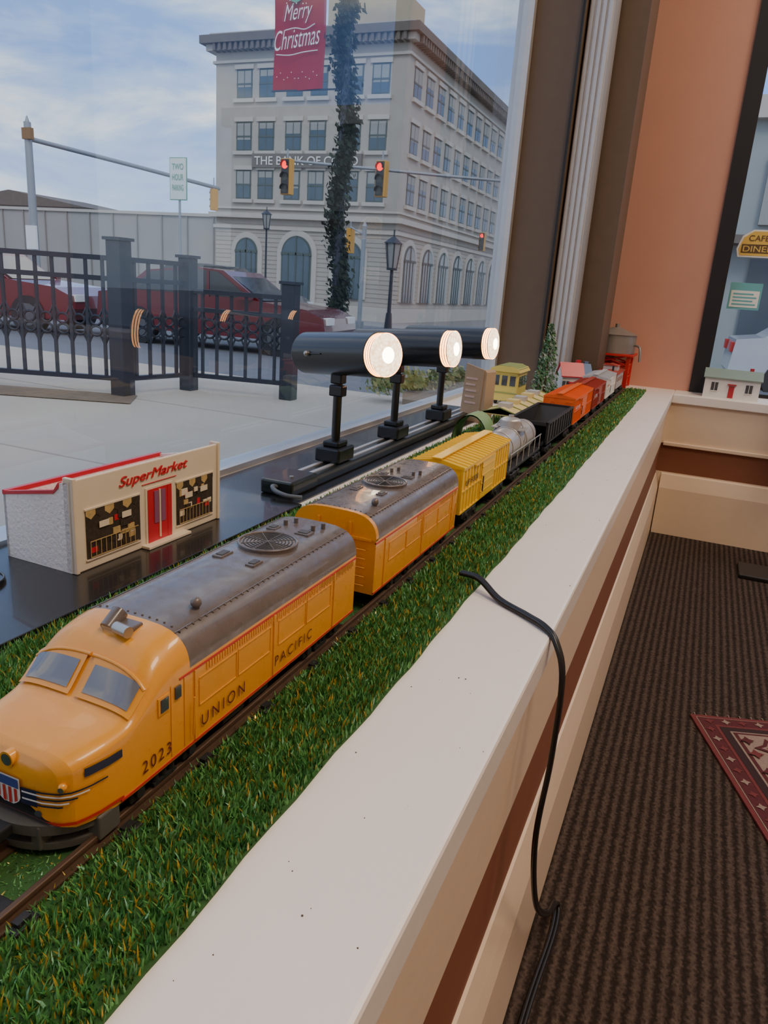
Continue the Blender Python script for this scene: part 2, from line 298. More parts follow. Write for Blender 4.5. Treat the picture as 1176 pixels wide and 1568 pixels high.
def loco(y0,y1,nose):
    b=B('toy_diesel_locomotive'); Lh=y1-y0
    if nose: T=[(0,.010,.029,.036,.042),(.0008,.020,.0225,.040,.0485),(.003,.0275,.0195,.044,.0525),(.007,.0325,.0185,.047,.0550),(.014,.0355,.018,.0490,.0567),(.024,.0378,.018,.051,.0580),(.037,.039,.018,.053,.0592),(.041,.039,.018,.054,.0612),(.057,.039,.018,.062,.0785),(.064,.039,.018,.065,.0838),(.074,.039,.018,.0665,.0870),(.084,.039,.018,.067,.0885),(Lh,.039,.018,.067,.0885)]
    else: T=[(0,.039,.018,.067,.0885),(Lh,.039,.018,.067,.0885)]
    T=np.array(T); 
    ss=sorted(set(list(T[:,0])+list(np.linspace(0,min(.084,Lh),60 if nose else 3))+[.0845]))
    def st(s):
        return [float(np.interp(s,T[:,0],T[:,i])) for i in(1,2,3,4)]
    def stm(s):
        if not nose or s<.001 or s>.1: return st(s)
        a=[st(max(0,s+d)) for d in(-.003,-.0015,0,.0015,.003)] if s>.012 else [st(s)]
        return [sum(c)/len(c) for c in zip(*a)]
    zsn=[0,.25,.5,.75]
    def ring(s):
        w_,z0,ze,zc=stm(s); y=y0+s; r=[(CX+w_,y,z0+(ze-z0)*t) for t in zsn]
        r+=[(CX+w_*x,y,ze+(zc-ze)*(1-abs(x)**4)**.45) for x in XF]
        r+=[(CX-w_,y,z0+(ze-z0)*t) for t in zsn[::-1]]; return r
    rings=[ring(s) for s in ss]; n=len(rings[0]); V=[p for r in rings for p in r]; F=[];MM=[]
    for i in range(len(ss)-1):
        for j in range(n-1):
            F.append((i*n+j,i*n+j+1,(i+1)*n+j+1,(i+1)*n+j)); MM.append(UPg if (ss[i]>=(.084 if nose else .0) and 4<=j<n-5) else UPy)
    b.add(V,F,MM,True)
    b.add(rings[0],[tuple(range(n))],UPy); b.add(rings[-1],[tuple(range(n))[::-1]],UPy)
    if not nose:
        b.prism([(CX+.0395*x,.067+.0220*(1-abs(x)**4)**.45) for x in XF],'y',y0-.001,y0+.004,UPy,True)
    top=lambda x,z=0:.067+.0215*(1-abs(x/.039)**4)**.45
    X1=CX+.039
    rs=y0+(.084 if nose else .004)
    for z in(.0195,.0645):
        a=y0+(.03 if z<.03 else .075) if nose else y0
        b.box(X1-.001,X1+.0004,a,y1,z-.0006,z+.0006,redl); b.box(CX-.0394,CX-.038,a,y1,z-.0006,z+.0006,redl)
    for k in range(int((y1-rs)/.006)):
        for sx in(-1,1): b.sph((CX+sx*.030,rs+.003+k*.006,top(.030)),.0008,UPg,n=6)
    for k in range(13): b.sph((CX-.03+k*.005,rs+.003,top(-.03+k*.005)),.0008,UPg,n=6)
    b.box(CX-.0295,CX-.029,rs,y1,.084,top(.029)+.0003,UPg); b.box(CX+.029,CX+.0295,rs,y1,.084,top(.029)+.0003,UPg)
    fy=y1-.068 if nose else y0+.105
    fz=.0883; fan=M('fan_grille',(.19,.17,.155),.5)
    b.cyl((CX,fy,.086),(CX,fy,fz+.0016),.0215,UPg,n=36); b.disc((CX,fy,fz+.0018),(0,0,1),.0195,fan,36)
    for rr in(.0175,.015,.0125,.010,.0075,.005,.0025):
        b.tube([(CX+rr*math.cos(t),fy+rr*math.sin(t),fz+.002) for t in np.linspace(0,2*math.pi,28)],.0004,dk,n=5,sub=1)
    for t in range(8): b.tube([(CX,fy,fz+.0022),(CX+.0193*math.cos(t*math.pi/4),fy+.0193*math.sin(t*math.pi/4),fz+.0022)],.0003,UPg,n=4)
    b.tube([(CX+.0207*math.cos(t),fy+.0207*math.sin(t),fz+.002) for t in np.linspace(0,2*math.pi,36)],.0011,UPg,n=6,sub=1)
    def hatch(dx,yy,w_,l_):
        z=top(dx)-.001; b.box(CX+dx-w_/2,CX+dx+w_/2,yy-l_/2,yy+l_/2,z-.003,z+.0022,UPg,bev=.0006); b.box(CX+dx-w_*.32,CX+dx+w_*.32,yy-l_*.32,yy+l_*.32,z,z+.0027,M('hatch_grille',(.07,.065,.06),.5))
    for (dy,dx,w_,l_) in [(-.035,-.014,.008,.014),(-.038,.013,.007,.012),(.034,-.016,.008,.010),(.035,.010,.012,.010)]:
        yy=fy+dy
        if rs+.01<yy<y1-.008: hatch(dx,yy,w_,l_)
    for s in(-1,1):
        for k in(0,1): 
            yy=fy+.045+k*.009
            if yy<y1-.004: b.cyl((CX+s*.012+k*.004,yy,.086),(CX+s*.012+k*.004,yy,.0925),.0018,UPg,n=8)
    b.cyl((CX+.022,rs+.028,.084),(CX+.022,rs+.028,.0905),.002,UPg); b.sph((CX+.022,rs+.028,.0905),.0034,UPg,n=10)
    segs=[(.092,.128),(.130,.166),(.176,.212),(.214,.250)] if nose else [(.030,.070),(.072,.110),(.118,.158),(.160,.198)]
    for (a,c) in segs:
        for z in(.040,.057):
            b.box(X1-.001,X1+.0005,y0+a,y0+c,z-.0003,z+.0003,UPy)
        for yy in(a,c): b.box(X1-.001,X1+.0005,y0+yy-.0003,y0+yy+.0003,.040,.057,UPy)
    for yy in ((.170,.088,.255) if nose else (.02,.114,.205)):
        b.box(X1-.001,X1+.0009,y0+yy-.0007,y0+yy+.0007,.021,.064,UPy)
    lv=M('louvre_tan',(.60,.30,.05),.5)
    for k in range(int((y1-y0-.10)/.0025)):
        yy=y1-.006-k*.0025; b.box(X1-.001,X1+.0006,yy,yy+.0012,.0595,.0635,lv if k<22 else UPy)
    for k in range(24): yy=y1-.008-k*.005; b.sph((X1+.0002,yy,.0585),.0006,UPy,n=6)
    b.tube([(X1+.002,y0+(.084 if nose else .21),.026),(X1+.003,y0+(.084 if nose else .21),.05)],.0006,UPy,n=5)
    if nose:
        b.text('UNION',(X1+.0010,y0+.093,.0260),(0,1,0),(0,0,1),.043,.0076,M('lettering_red',(.13,.02,.012),.5),spacing=1.4,off=0)
        b.text('PACIFIC',(X1+.0010,y0+.171,.0265),(0,1,0),(0,0,1),.050,.0072,MATS['lettering_red'],spacing=1.4,off=0)
        b.text('2023',(X1+.0006,y0+.045,.0250),(0,1,0),(0,0,1),.022,.0072,MATS['lettering_red'],spacing=1.3,off=0)
        def S1(s,x):
            w_,z0,ze,zc=stm(s); return Vector((CX+w_*x,y0+s,ze+(zc-ze)*(1-abs(x)**4)**.45))
        def patch(s0,s1,x0,x1,mat,off=.0005):
            def f(a,c):
                P=S1(a,c); d1=S1(a+.001,c)-P; d2=S1(a,c+.01 if c<.98 else c-.01)-P; nn=d1.cross(d2).normalized()
                if nn.z<0: nn=-nn
                return P+nn*off
            b.grid(f,np.linspace(s0,s1,8),np.linspace(x0,x1,10),mat)
        ws=M('windscreen',(.16,.17,.19),.12,coat=1)
        for sg in(-1,1):
            patch(.0400,.0550,.06*sg,.92*sg,UPy,.0014); patch(.0424,.0527,.13*sg,.85*sg,ws,.0019)
            # raised brow over the windscreen
            b.tube([S1(.0556-.003*t*t,sg*(.02+.90*t))+Vector((0,-.0008,.0010)) for t in np.linspace(0,1,9)],.0011,UPy,n=6,sub=1)
        for sx in(1,-1):
            X=CX+sx*.039
            b.box(min(X,X+sx*.0008),max(X,X+sx*.0008),y0+.0575,y0+.0665,.0515,.0615,UPy); b.box(min(X,X+sx*.0012),max(X,X+sx*.0012),y0+.059,y0+.065,.0528,.0602,winm)
            b.box(min(X,X+sx*.0010),max(X,X+sx*.0010),y0+.071,y0+.0755,.0545,.0615,winm)
        for yy in(.068,.079): b.box(X1-.001,X1+.0005,y0+yy-.0003,y0+yy+.0003,.022,.064,UPy)
        b.cyl((CX-.002,y0+.068,.0865),(CX-.002,y0+.078,.0925),.0045,UPg,n=16); b.disc((CX-.002,y0+.0678,.0866),(0,-1,-.5),.0036,chrome); b.cyl((CX+.004,y0+.068,.089),(CX+.014,y0+.066,.089),.0032,steel,n=12); b.box(CX-.004,CX+.012,y0+.070,y0+.080,.083,.0890,UPg,bev=.001)
        def fs(x,z): 
            s1=float(np.interp(abs(x),T[:7,1],T[:7,0])); s2=float(np.interp(z,T[:7,4],T[:7,0])) if z>.038 else 0; s3=float(np.interp(-z,-T[:4,2][::1],T[:4,0])) if z<.026 else 0
            return max(s1,s2,s3)
        def fp(x,z,off=.0007):
            e=.0006; s=fs(x,z); gx=(fs(x+e,z)-fs(x-e,z))/(2*e); n=Vector((gx,-1,0)).normalized(); return Vector((CX+x,y0+s,z))+n*off
        def band(x0,x1,zf0,zf1,mat,off=.0007,n=16):
            b.grid(lambda a,c:fp(a,zf0(a)*(1-c)+zf1(a)*c,off),np.linspace(x0,x1,n),[0,.5,1],mat,False)
        navy=M('wing_navy',(.015,.02,.05),.4)
        for sg in(-1,1):
            for k in range(5):
                zc_=.0365-k*.0018
                band(sg*.0085,sg*(.0375-.0022*k),lambda a,z=zc_:z-.00045+abs(a)*.05,lambda a,z=zc_:z+.00045+abs(a)*.05,navy if k%2==0 else wht,.0009)
            band(sg*.0075,sg*.017,lambda a:.0285,lambda a:.0365+abs(a)*.05,navy,.0008)
            band(sg*.0345,sg*.0385,lambda a:.0440,lambda a:.0485,navy,.0008,6)
            P=fp(sg*.029,.0415); b.sph(P,.0022,UPy,n=10); b.disc(P+Vector((sg*.001,-.0022,0)),(sg*.4,-1,0),.0014,winm,12)
            P=fp(sg*.017,.0250); b.disc(P,(sg*.3,-1,0),.0018,winm,12)
        def shield(x):
            return .0265+.004*(abs(x)/.0075)**2 if abs(x)<.0075 else .032
        band(-.0078,.0078,lambda a:shield(a)-.0008,lambda a:.0413,wht,.0012)
        for k in range(4): xk=-.0066+k*.0036; band(xk,xk+.0017,shield,lambda a:.0353,redl,.0015,3)
        band(-.007,.007,lambda a:.0358,lambda a:.0406,blu,.0015)
        P=fp(0,.0490); b.cyl(P+Vector((0,.004,0)),P+Vector((0,-.001,0)),.0040,UPy); b.disc(P+Vector((0,-.0013,0)),(0,-1,0),.0030,winm)
        band(-.0385,.0385,lambda a:.0205,lambda a:.0222,redl,.0010,40)
        pts=[(CX+.038*math.sin(t),y0+.030-.036*math.cos(t)) for t in np.linspace(-1.35,1.35,24)]
        for (z0_,z1_,k) in [(.0140,.0195,1.0),(.0055,.0090,.98)]:
            pl=[(CX+(x-CX)*k,y0+.03+(y-y0-.03)*k) for x,y in pts]; b.prism(pl+[(CX+.03*k,y0+.034),(CX-.03*k,y0+.034)],'z',z0_,z1_,pil)
        b.prism([(CX+(x-CX)*.86,y0+.03+(y-y0-.03)*.86) for x,y in pts],'z',.0085,.0145,dk)
        for sg in(-1,1): b.box(CX+sg*.034-.004,CX+sg*.034+.004,y0+.016,y0+.030,.0055,.019,pil,bev=.001); b.box(CX+sg*.016-.003,CX+sg*.016+.003,y0-.002,y0+.006,.0055,.019,pil,bev=.001)
        b.box(CX-.006,CX+.006,y0-.020,y0+.01,.013,.019,dk,bev=.001); b.cyl((CX+.004,y0-.02,.0095),(CX+.004,y0-.02,.024),.0055,dk); b.box(CX-.009,CX-.003,y0-.026,y0-.014,.012,.021,dk,bev=.001)
    else:
        b.box(CX-.010,CX+.010,y0-.0022,y0-.0008,.020,.062,UPy); b.box(CX-.0105,CX+.0105,y0-.0016,y0-.0006,.020,.0625,M('seam_dark_orange',(.35,.14,.01),.5))
        for k in range(5): b.tube([(CX+.020,y0-.003,.026+k*.008),(CX+.031,y0-.003,.026+k*.008)],.0006,UPy,n=5)
        b.box(CX-.016,CX-.014,y0-.0022,y0-.0008,.02,.08,UPy);b.box(CX+.014,CX+.016,y0-.0022,y0-.0008,.02,.08,UPy)
        b.box(CX-.035,CX+.035,y0-.0022,y0-.0008,.066,.068,UPy)
    b.box(CX-.030,CX+.030,y0+.03,y1-.004,.0145,.019,dk)
    ym=(y0+y1)/2; b.box(CX-.027,CX+.031,ym-.033,ym+.033,.0105,.018,dk,bev=.002)
    for a in((-.028,-.006),(.0,.022)): b.cyl((CX+.033,ym+a[0],.0138),(CX+.033,ym+a[1],.0138),.004,dk,n=12)
    truck(b,y0+.065,.033,.042); truck(b,y1-.05,.033,.042)
    coupler(b,y1-.002,.6)
    if not nose: coupler(b,y0+.002,-.6)
    return b.done()
loco(.207,.499,True); loco(.538,.760,False)
def boxcar(name,y0,y1,body,roof,h=.088,hw=.032,letters=None,lm=None):
    b=B(name); z0=.022; ze=h-.008
    b.box(CX-hw,CX+hw,y0,y1,z0,ze,body)
    n=max(6,int((y1-y0)/.012))
    for k in range(n+1):
        y=y0+(y1-y0)*k/n
        for s in(-1,1): b.box(CX+s*hw-.0012,CX+s*hw+.0012,y-.0008,y+.0008,z0,ze,body)
    for z in(z0+.001,ze-.001,(z0+ze)/2):
        for s in(-1,1): b.box(CX+s*hw-.0014,CX+s*hw+.0014,y0,y1,z-.0009,z+.0009,body)
    ym=(y0+y1)/2; dl=(y1-y0)*.13
    for s in(-1,1):
        b.box(CX+s*hw-.0022,CX+s*hw+.0022,ym-dl,ym+dl,z0+.002,ze-.003,body)
        for z in np.linspace(z0+.01,ze-.012,4): b.box(CX+s*(hw+.002)-.0008,CX+s*(hw+.002)+.0008,ym-dl,ym+dl,z,z+.001,body)
        b.box(CX+s*(hw+.0028)-.0006,CX+s*(hw+.0028)+.0006,ym-dl*.8,ym-dl*.8+.002,z0+.01,z0+.03,dk)
        b.box(CX+s*hw-.003,CX+s*hw+.003,ym-dl*2.2,ym+dl,ze-.004,ze-.002,body)
    b.prism([(CX-hw-.002,ze),(CX+hw+.002,ze),(CX+hw+.002,ze+.0015),(CX,h),(CX-hw-.002,ze+.0015)],'y',y0-.001,y1+.001,roof)
    for k in range(n+1):
        y=y0+(y1-y0)*k/n; b.prism([(CX-hw-.002,ze+.001),(CX+hw+.002,ze+.001),(CX+hw+.002,ze+.0028),(CX,h+.0013),(CX-hw-.002,ze+.0028)],'y',y-.0008,y+.0008,roof)
    b.box(CX-.006,CX+.006,y0-.003,y1+.003,h+.001,h+.0025,roof)
    for k in range(6): b.tube([(CX+hw*.4,y0-.002,z0+.006+k*.008),(CX+hw*.85,y0-.002,z0+.006+k*.008)],.0006,body,n=5)
    b.tube([(CX-hw*.4+.006*math.cos(t),y0-.004,ze-.012+.006*math.sin(t)) for t in np.linspace(0,2*math.pi,14)],.0007,body,n=5,sub=1); b.tube([(CX-hw*.4,y0-.004,ze-.025),(CX-hw*.4,y0-.004,ze)],.0006,body,n=5)
    if letters: b.text(letters,(CX+hw+.0016,y0+.012,ze-.022),(0,1,0),(0,0,1),(y1-y0)*.24,.007,lm)
    b.box(CX-.02,CX+.02,y0+.004,y1-.004,.017,z0,dk); truck(b,y0+.04,.030,.030); truck(b,y1-.04,.030,.030); coupler(b,y0,-.6); coupler(b,y1,.6)
    return b.done()
yb=M('boxcar_yellow',(.86,.54,.02),.4,coat=.1); blt=M('lettering_black',(.03,.02,.01),.5)
boxcar('toy_boxcar',.797,1.010,yb,yb,.084,letters='UP 9200',lm=blt)
# tank car
b=B('toy_tank_car'); sil=M('tank_silver',(.52,.51,.49),.35,metal=.5,var=.1); y0,y1=1.040,1.250
prof=[(0,.004),(.002,.014),(.006,.020),(.012,.0235),(.02,.0245)]; P=[(y0+a,r) for a,r in prof]+[(y1-a,r) for a,r in prof[::-1]]
b.grid(lambda i,t:(CX+P[int(i)][1]*math.cos(t),P[int(i)][0],.050+P[int(i)][1]*math.sin(t)),range(len(P)),np.linspace(0,2*math.pi,29),sil)
ym=(y0+y1)/2
b.cyl((CX,ym,.066),(CX,ym,.083),.017,sil); b.sph((CX,ym,.083),(.017,.017,.006),sil); b.cyl((CX,ym,.087),(CX,ym,.092),.004,sil)
for yy in(y0+.035,ym-.02,ym+.02,y1-.035): b.tube([(CX+.0252*math.cos(t),yy,.050+.0252*math.sin(t)) for t in np.linspace(0,2*math.pi,28)],.0008,sil,n=5,sub=1)
for s in(-1,1):
    b.tube([(CX+s*.030,y0,.050),(CX+s*.030,y1,.050)],.0009,sil,n=6)
    for k in range(6): yy=y0+.005+k*(y1-y0-.01)/5; b.tube([(CX+s*.030,yy,.050),(CX+s*.030,yy,.026)],.0007,sil,n=5)
    b.tube([(CX+s*.018,ym,.028),(CX+s*.026,ym+.0,.06),(CX+s*.016,ym,.083)],.001,sil,n=5)
    b.box(CX+s*.016,CX+s*.026,ym-.018,ym+.018,.0715,.073,sil)
b.box(CX-.030,CX+.030,y0-.006,y1+.006,.021,.026,dk,bev=.001); truck(b,y0+.03,.030,.030); truck(b,y1-.03,.030,.030); coupler(b,y0,-.6); coupler(b,y1,.6); b.done()
# hopper
b=B('toy_hopper_car'); hk=M('hopper_black',(.018,.018,.02),.5); y0,y1=1.28,1.53; hw=.033; ht=.064
for s in(-1,1):
    b.box(CX+s*hw-.001,CX+s*hw+.001,y0,y1,.028,ht,hk)
    for k in range(11): yy=y0+.002+k*(y1-y0-.004)/10; b.box(CX+s*(hw+.0015)-.0012,CX+s*(hw+.0015)+.0012,yy-.001,yy+.001,.028,ht,hk)
    b.box(CX+s*(hw+.001)-.003,CX+s*(hw+.001)+.003,y0,y1,ht-.001,ht+.0015,hk); b.box(CX+s*(hw+.001)-.002,CX+s*(hw+.001)+.002,y0,y1,.027,.030,hk)
for (a,c) in((y0,y0+.04),(y1,y1-.04)):
    b.add([(CX-hw,a,ht),(CX+hw,a,ht),(CX+hw,c,.028),(CX-hw,c,.028)],[(0,1,2,3)],hk); b.box(CX-hw,CX+hw,min(a,a+(.003 if a==y0 else -.003)),max(a,a+(.003 if a==y0 else -.003)),ht-.005,ht+.0015,hk)
for k in range(2):
    a=y0+.06+k*.08; b.add([(CX-.02,a,.030),(CX+.02,a,.030),(CX+.02,a+.045,.030),(CX-.02,a+.045,.030),(CX-.012,a+.018,.012),(CX+.012,a+.018,.012),(CX+.012,a+.027,.012),(CX-.012,a+.027,.012)],[(0,1,5,4),(1,2,6,5),(2,3,7,6),(3,0,4,7),(4,5,6,7)],hk)
b.box(CX-hw,CX+hw,y0+.03,y1-.03,.028,.030,hk)
b.box(CX-.02,CX+.02,y0,y1,.020,.024,dk); truck(b,y0+.035,.030,.030); truck(b,y1-.035,.030,.030); coupler(b,y0,-.6); coupler(b,y1,.6); b.done()
og=M('boxcar_orange',(.80,.14,.02),.4); rd=M('boxcar_red',(.38,.05,.03),.45); gy=M('reefer_grey',(.50,.50,.50),.45)
boxcar('toy_boxcar',1.565,1.81,og,og,.082,letters='RUTLAND',lm=wht)
boxcar('toy_boxcar',1.84,2.05,rd,rd,.078,letters='ATSF',lm=wht)
boxcar('toy_boxcar',2.08,2.28,wht,gy,.082,letters='BANK',lm=redl)
# caboose
b=B('toy_caboose'); y0,y1=2.315,2.51; cr_=gy
b.box(CX-.031,CX+.031,y0+.016,y1-.016,.024,.070,cr_); b.box(CX-.022,CX+.022,y0+.085,y0+.125,.07,.088,cr_)
b.prism([(CX-.035,.069),(CX+.035,.069),(CX+.035,.071),(CX,.077),(CX-.035,.071)],'y',y0,y1,rd); b.prism([(CX-.025,.087),(CX+.025,.087),(CX,.093)],'y',y0+.082,y0+.128,rd)
for k in range(4): b.box(CX-.032,CX+.032,y0+.03+k*.036,y0+.045+k*.036,.045,.058,winm)
for a in(y0,y1-.012): b.box(CX-.031,CX+.031,a,a+.012,.022,.026,dk)
for s in(-1,1):
    for a in(y0+.001,y1-.001): b.tube([(CX+s*.03,a,.026),(CX+s*.03,a,.07)],.001,rd,n=5); b.tube([(CX-.03,a,.045),(CX+.03,a,.045)],.001,rd,n=5)
b.cyl((CX+.012,y0+.05,.07),(CX+.012,y0+.05,.09),.003,dk); b.box(CX-.02,CX+.02,y0,y1,.018,.024,dk); truck(b,y0+.04,.030,.03); truck(b,y1-.04,.030,.03); b.done()
# ---------------------------------------------------------------- black strip, spotlights
blk2=M('black_laminate',(.012,.012,.013),.25,var=.2,coat=.3)
b=B('black_shelf_board'); b.box(-.588,-.427,-.3,.775,0.0002,.006,blk2,bev=.001); b.box(-.588,-.440,.775,1.75,.0002,.002,blk2); b.done()
TX=-.480; DG=M('track_dark_green',(.012,.016,.014),.35,coat=.3); BZ=M('spotlight_black',(.010,.010,.011),.32,coat=.2)
b=B('light_track'); b.box(TX-.022,TX+.022,.86,1.70,.0022,.018,DG,bev=.002)
b.box(TX-.012,TX-.006,.862,1.698,.018,.0195,silver); b.box(TX+.006,TX+.012,.862,1.698,.018,.0195,silver); b.box(TX-.024,TX+.024,.80,.87,.0022,.022,DG,bev=.003); b.cyl((TX+.008,.825,.022),(TX+.008,.825,.024),.003,steel)
b.tube([(TX+.0,.805,.012),(TX+.002,.788,.017),(TX+.012,.780,.014),(TX+.030,.778,.0115),(TX+.047,.785,.0105)],.003,M('grey_cable',(.10,.12,.14),.4))
b.done()
lens=bpy.data.materials.new('lamp_lens'); lens.use_nodes=True; nt=lens.node_tree;N=nt.nodes;L=nt.links;p=N['Principled BSDF']; vo=N.new('ShaderNodeTexVoronoi'); vo.inputs['Scale'].default_value=230; tc=N.new('ShaderNodeTexCoord'); L.new(tc.outputs['Object'],vo.inputs[0])
cr=N.new('ShaderNodeValToRGB'); cr.color_ramp.elements[0].color=(1,.88,.62,1); cr.color_ramp.elements[1].color=(.60,.30,.10,1); L.new(vo.outputs['Distance'],cr.inputs[0]); L.new(cr.outputs[0],p.inputs['Emission Color']); p.inputs['Emission Strength'].default_value=3.6
glow=M('lamp_filament',(1,.9,.7),emit=16,ecol=(1,.88,.65)); collar=M('lamp_collar_glow',(.8,.6,.4),.2,metal=.3,emit=10,ecol=(1,.42,.12))
def spot(y,dirn,zc=.1765,tilt=.09,hl=.092,r=.0305):
    b=B('track_spotlight'); d=Vector((dirn[0],dirn[1],tilt)).normalized(); C=Vector((TX,y,zc))
    A=C-d*(hl-.01); E=C+d*hl
    b.cyl(A,E,r,BZ,n=48,caps=False); b.cyl(E,A,r*.93,BZ,n=48,caps=False)
    b.cyl(A-d*.010,A,r*.80,BZ,r2=r,n=48)
    u=d.orthogonal().normalized();w_=d.cross(u); b.tube([E+(u*math.cos(t)+w_*math.sin(t))*(r*.97) for t in np.linspace(0,2*math.pi,41)],.0012,BZ,n=6,sub=1)
    # ribbed PAR bulb skirt, glow added for the pane reflections, then faceted convex lens
    for k in range(3):
        b.cyl(E+d*(.0008+.0042*k),E+d*(.0036+.0042*k),r*.95,collar,n=40,caps=False)
        b.cyl(E+d*(.0036+.0042*k),E+d*(.0050+.0042*k),r*.955,steel,n=40,caps=False)
    b.cyl(E-d*.004,E+d*.012,r*.90,collar,n=40,caps=False)
    b.grid(lambda a,t:E+d*(.0125+.005*math.cos(a))+(u*math.cos(t)+w_*math.sin(t))*(r*.93*math.sin(a)),np.linspace(0.001,math.pi/2,9),np.linspace(0,2*math.pi,37),lens)
    b.grid(lambda a,t:E+d*(.0138+.005*math.cos(a))+(u*math.cos(t)+w_*math.sin(t))*(r*.48*math.sin(a)),np.linspace(0.001,1.1,5),np.linspace(0,2*math.pi,25),glow)
    side=d.cross(Vector((0,0,1))).normalized()
    b.cyl(C+side*(r-.001)-d*.035,C+side*(r+.004)-d*.035,.004,steel,n=14); b.sph(C+side*(r+.004)-d*.035,.0035,steel,n=8); b.tube([C+side*(r+.0005)-d*.035,C+side*(r+.0005)-d*.005],.0012,black,n=5)
    b.box(TX-.009,TX+.009,y-.009,y+.009,zc-r-.012,zc-r+.002,BZ,bev=.002)
    b.cyl((TX,y,.043),(TX,y,zc-r-.008),.0065,BZ,n=16); b.box(TX-.011,TX+.011,y-.008,y+.008,zc-r-.030,zc-r-.014,BZ,bev=.002)
    b.box(TX-.020,TX+.020,y-.026,y+.026,.0196,.041,BZ,bev=.003); b.box(TX-.013,TX+.013,y-.016,y+.016,.041,.049,BZ,bev=.002)
    b.done()
spot(.965,(.91,-.42),hl=.086,zc=.1745,tilt=.09); spot(1.19,(.99,-.13),tilt=.07,hl=.090,zc=.174); spot(1.43,(.99,-.13),tilt=.06,hl=.090,zc=.174)
# ---------------------------------------------------------------- supermarket
b=B('toy_supermarket'); cr1=M('store_cream',(.80,.69,.52),.45); stu=M('store_white_stucco',(.96,.95,.93),.6,bump=.6,bscale=300); rdk=M('store_red',(.60,.02,.04),.35)
dkw=M('store_window_dark',(.05,.035,.025),.5,scale=300,var=.9); gold=M('store_gold',(.55,.38,.15),.5,scale=200,var=.4); rpink=M('store_roof_pink',(.55,.12,.13),.6)
b.X=Matrix.Translation((-.480,.461,.0062))@Matrix.Rotation(-.02,4,'Z')
W=.208; D=.084; H=.086
b.box(-.004,.0,0,W,0,H,cr1,bev=.001)
for yy in(0,W-.004): b.box(-.010,.002,yy,yy+.004,0,H+.002,cr1,bev=.0008)
sp=[(-.004,0),(-.004,H-.002),(-.014,H-.004),(-.02,H-.012),(-D,H-.024),(-D,0)]
b.prism(sp,'y',.0,.003,stu); b.prism(sp,'y',W-.003,W,stu)
b.box(-D,-D+.003,0,W,0,H-.024,stu)
b.add([(-.004,.003,H-.022),(-.004,W-.003,H-.022),(-D,W-.003,H-.034),(-D,.003,H-.034)],[(0,1,2,3)],rpink)
b.prism([(-.014,H-.003),(-.02,H-.011),(-D,H-.023),(-D,H-.026),(-.021,H-.0145),(-.014,H-.008)],'y',-.0008,.0035,rdk)
b.box(-D-.001,-D+.0035,0,W,H-.026,H-.022,rdk); b.box(-.006,-.004,.004,W-.004,H-.010,H-.004,rdk)
def stwin(y0,y1,z0=.010,z1=.056):
    b.box(-.001,.0008,y0,y1,z0,z1,dkw); 
    for (a,c,d,e_) in((y0-.001,y1+.001,z0-.0015,z0),(y0-.001,y1+.001,z1,z1+.0015)): b.box(0,.0014,a,c,d,e_,cr1)
    n=6
    for k in range(n):
        a=y0+(y1-y0)*k/n; c=a+(y1-y0)/n; b.prism([(a,z1),(c,z1),(c,z1-.005),((a+c)/2,z1-.009),(a,z1-.005)],'x',.0008,.0011,gold if k%2==0 else dkw)
    for k in range(16):
        a=y0+.003+random.random()*(y1-y0-.012); z=z0+.004+random.random()*.028; b.box(.0008,.0011+.00005*k,a,a+.004+random.random()*.006,z,z+.003+random.random()*.004,random.choice([gold,gold,rdk,dkw,cr1]))
    for (a,z) in ((.30,.031),(.72,.033)): 
        yy=y0+(y1-y0)*a; b.box(.0019,.0021,yy-.006,yy+.006,z0+z-.004,z0+z+.002,cr1)
    for k in range(10): a=y0+.003+k*(y1-y0-.006)/10; b.box(.0020,.0022,a,a+.0006,z0+.002,z0+.016,gold)
    b.box(.0020,.0022,y0+.003,y1-.004,z0+.016,z0+.0168,gold); b.box(.0020,.0022,y0+.003,y1-.004,z0+.001,z0+.0018,gold)
stwin(.014,.082); stwin(.136,.196)
b.box(-.001,.001,.090,.130,.0,.060,cr1); b.box(0,.0015,.0925,.0985,.003,.058,rdk); b.box(0,.0015,.1215,.1275,.003,.058,rdk); b.box(0,.0012,.0985,.1215,.003,.058,rdk); b.box(.001,.002,.1015,.1075,.022,.055,M('door_pane',(.30,.10,.20),.2)); b.box(.001,.002,.1115,.1175,.022,.055,MATS['door_pane'])
b.box(.001,.0022,.1085,.1105,.006,.056,cr1)
b.box(0,.010,.084,.148,0,.003,cr1,bev=.0006)
b.text('SuperMarket',(.0006,.056,.0655),(0,1,.02),(0,-.02,1),.098,.0125,rdk,shear=.35,depth=.0006,off=0); b.box(.0,.0008,.086,.136,.0640,.0646,rdk)
b.done()
b=B('toy_crossing_signal'); tan=M('signal_tan',(.55,.48,.36),.5); sx_,sy_=-.533,.405
b.cyl((sx_,sy_,.006),(sx_,sy_,.009),.022,blk2,n=28); b.tube([(sx_+.0205*math.cos(t),sy_+.0205*math.sin(t),.0095) for t in np.linspace(0,6.2832,30)],.001,blk2,n=6,sub=1); b.cyl((sx_,sy_,.009),(sx_,sy_,.18),.003,blk2)
b.box(sx_+.0,sx_+.004,sy_-.025,sy_+.022,.150,.153,tan); b.box(sx_+.0,sx_+.004,sy_-.025,sy_+.022,.168,.171,tan); b.box(sx_,sx_+.004,sy_+.012,sy_+.014,.15,.172,tan); b.cyl((sx_-.004,sy_+.02,.161),(sx_+.006,sy_+.02,.161),.006,blk2); b.cyl((sx_-.004,sy_-.02,.161),(sx_+.006,sy_-.02,.161),.006,blk2); b.done()
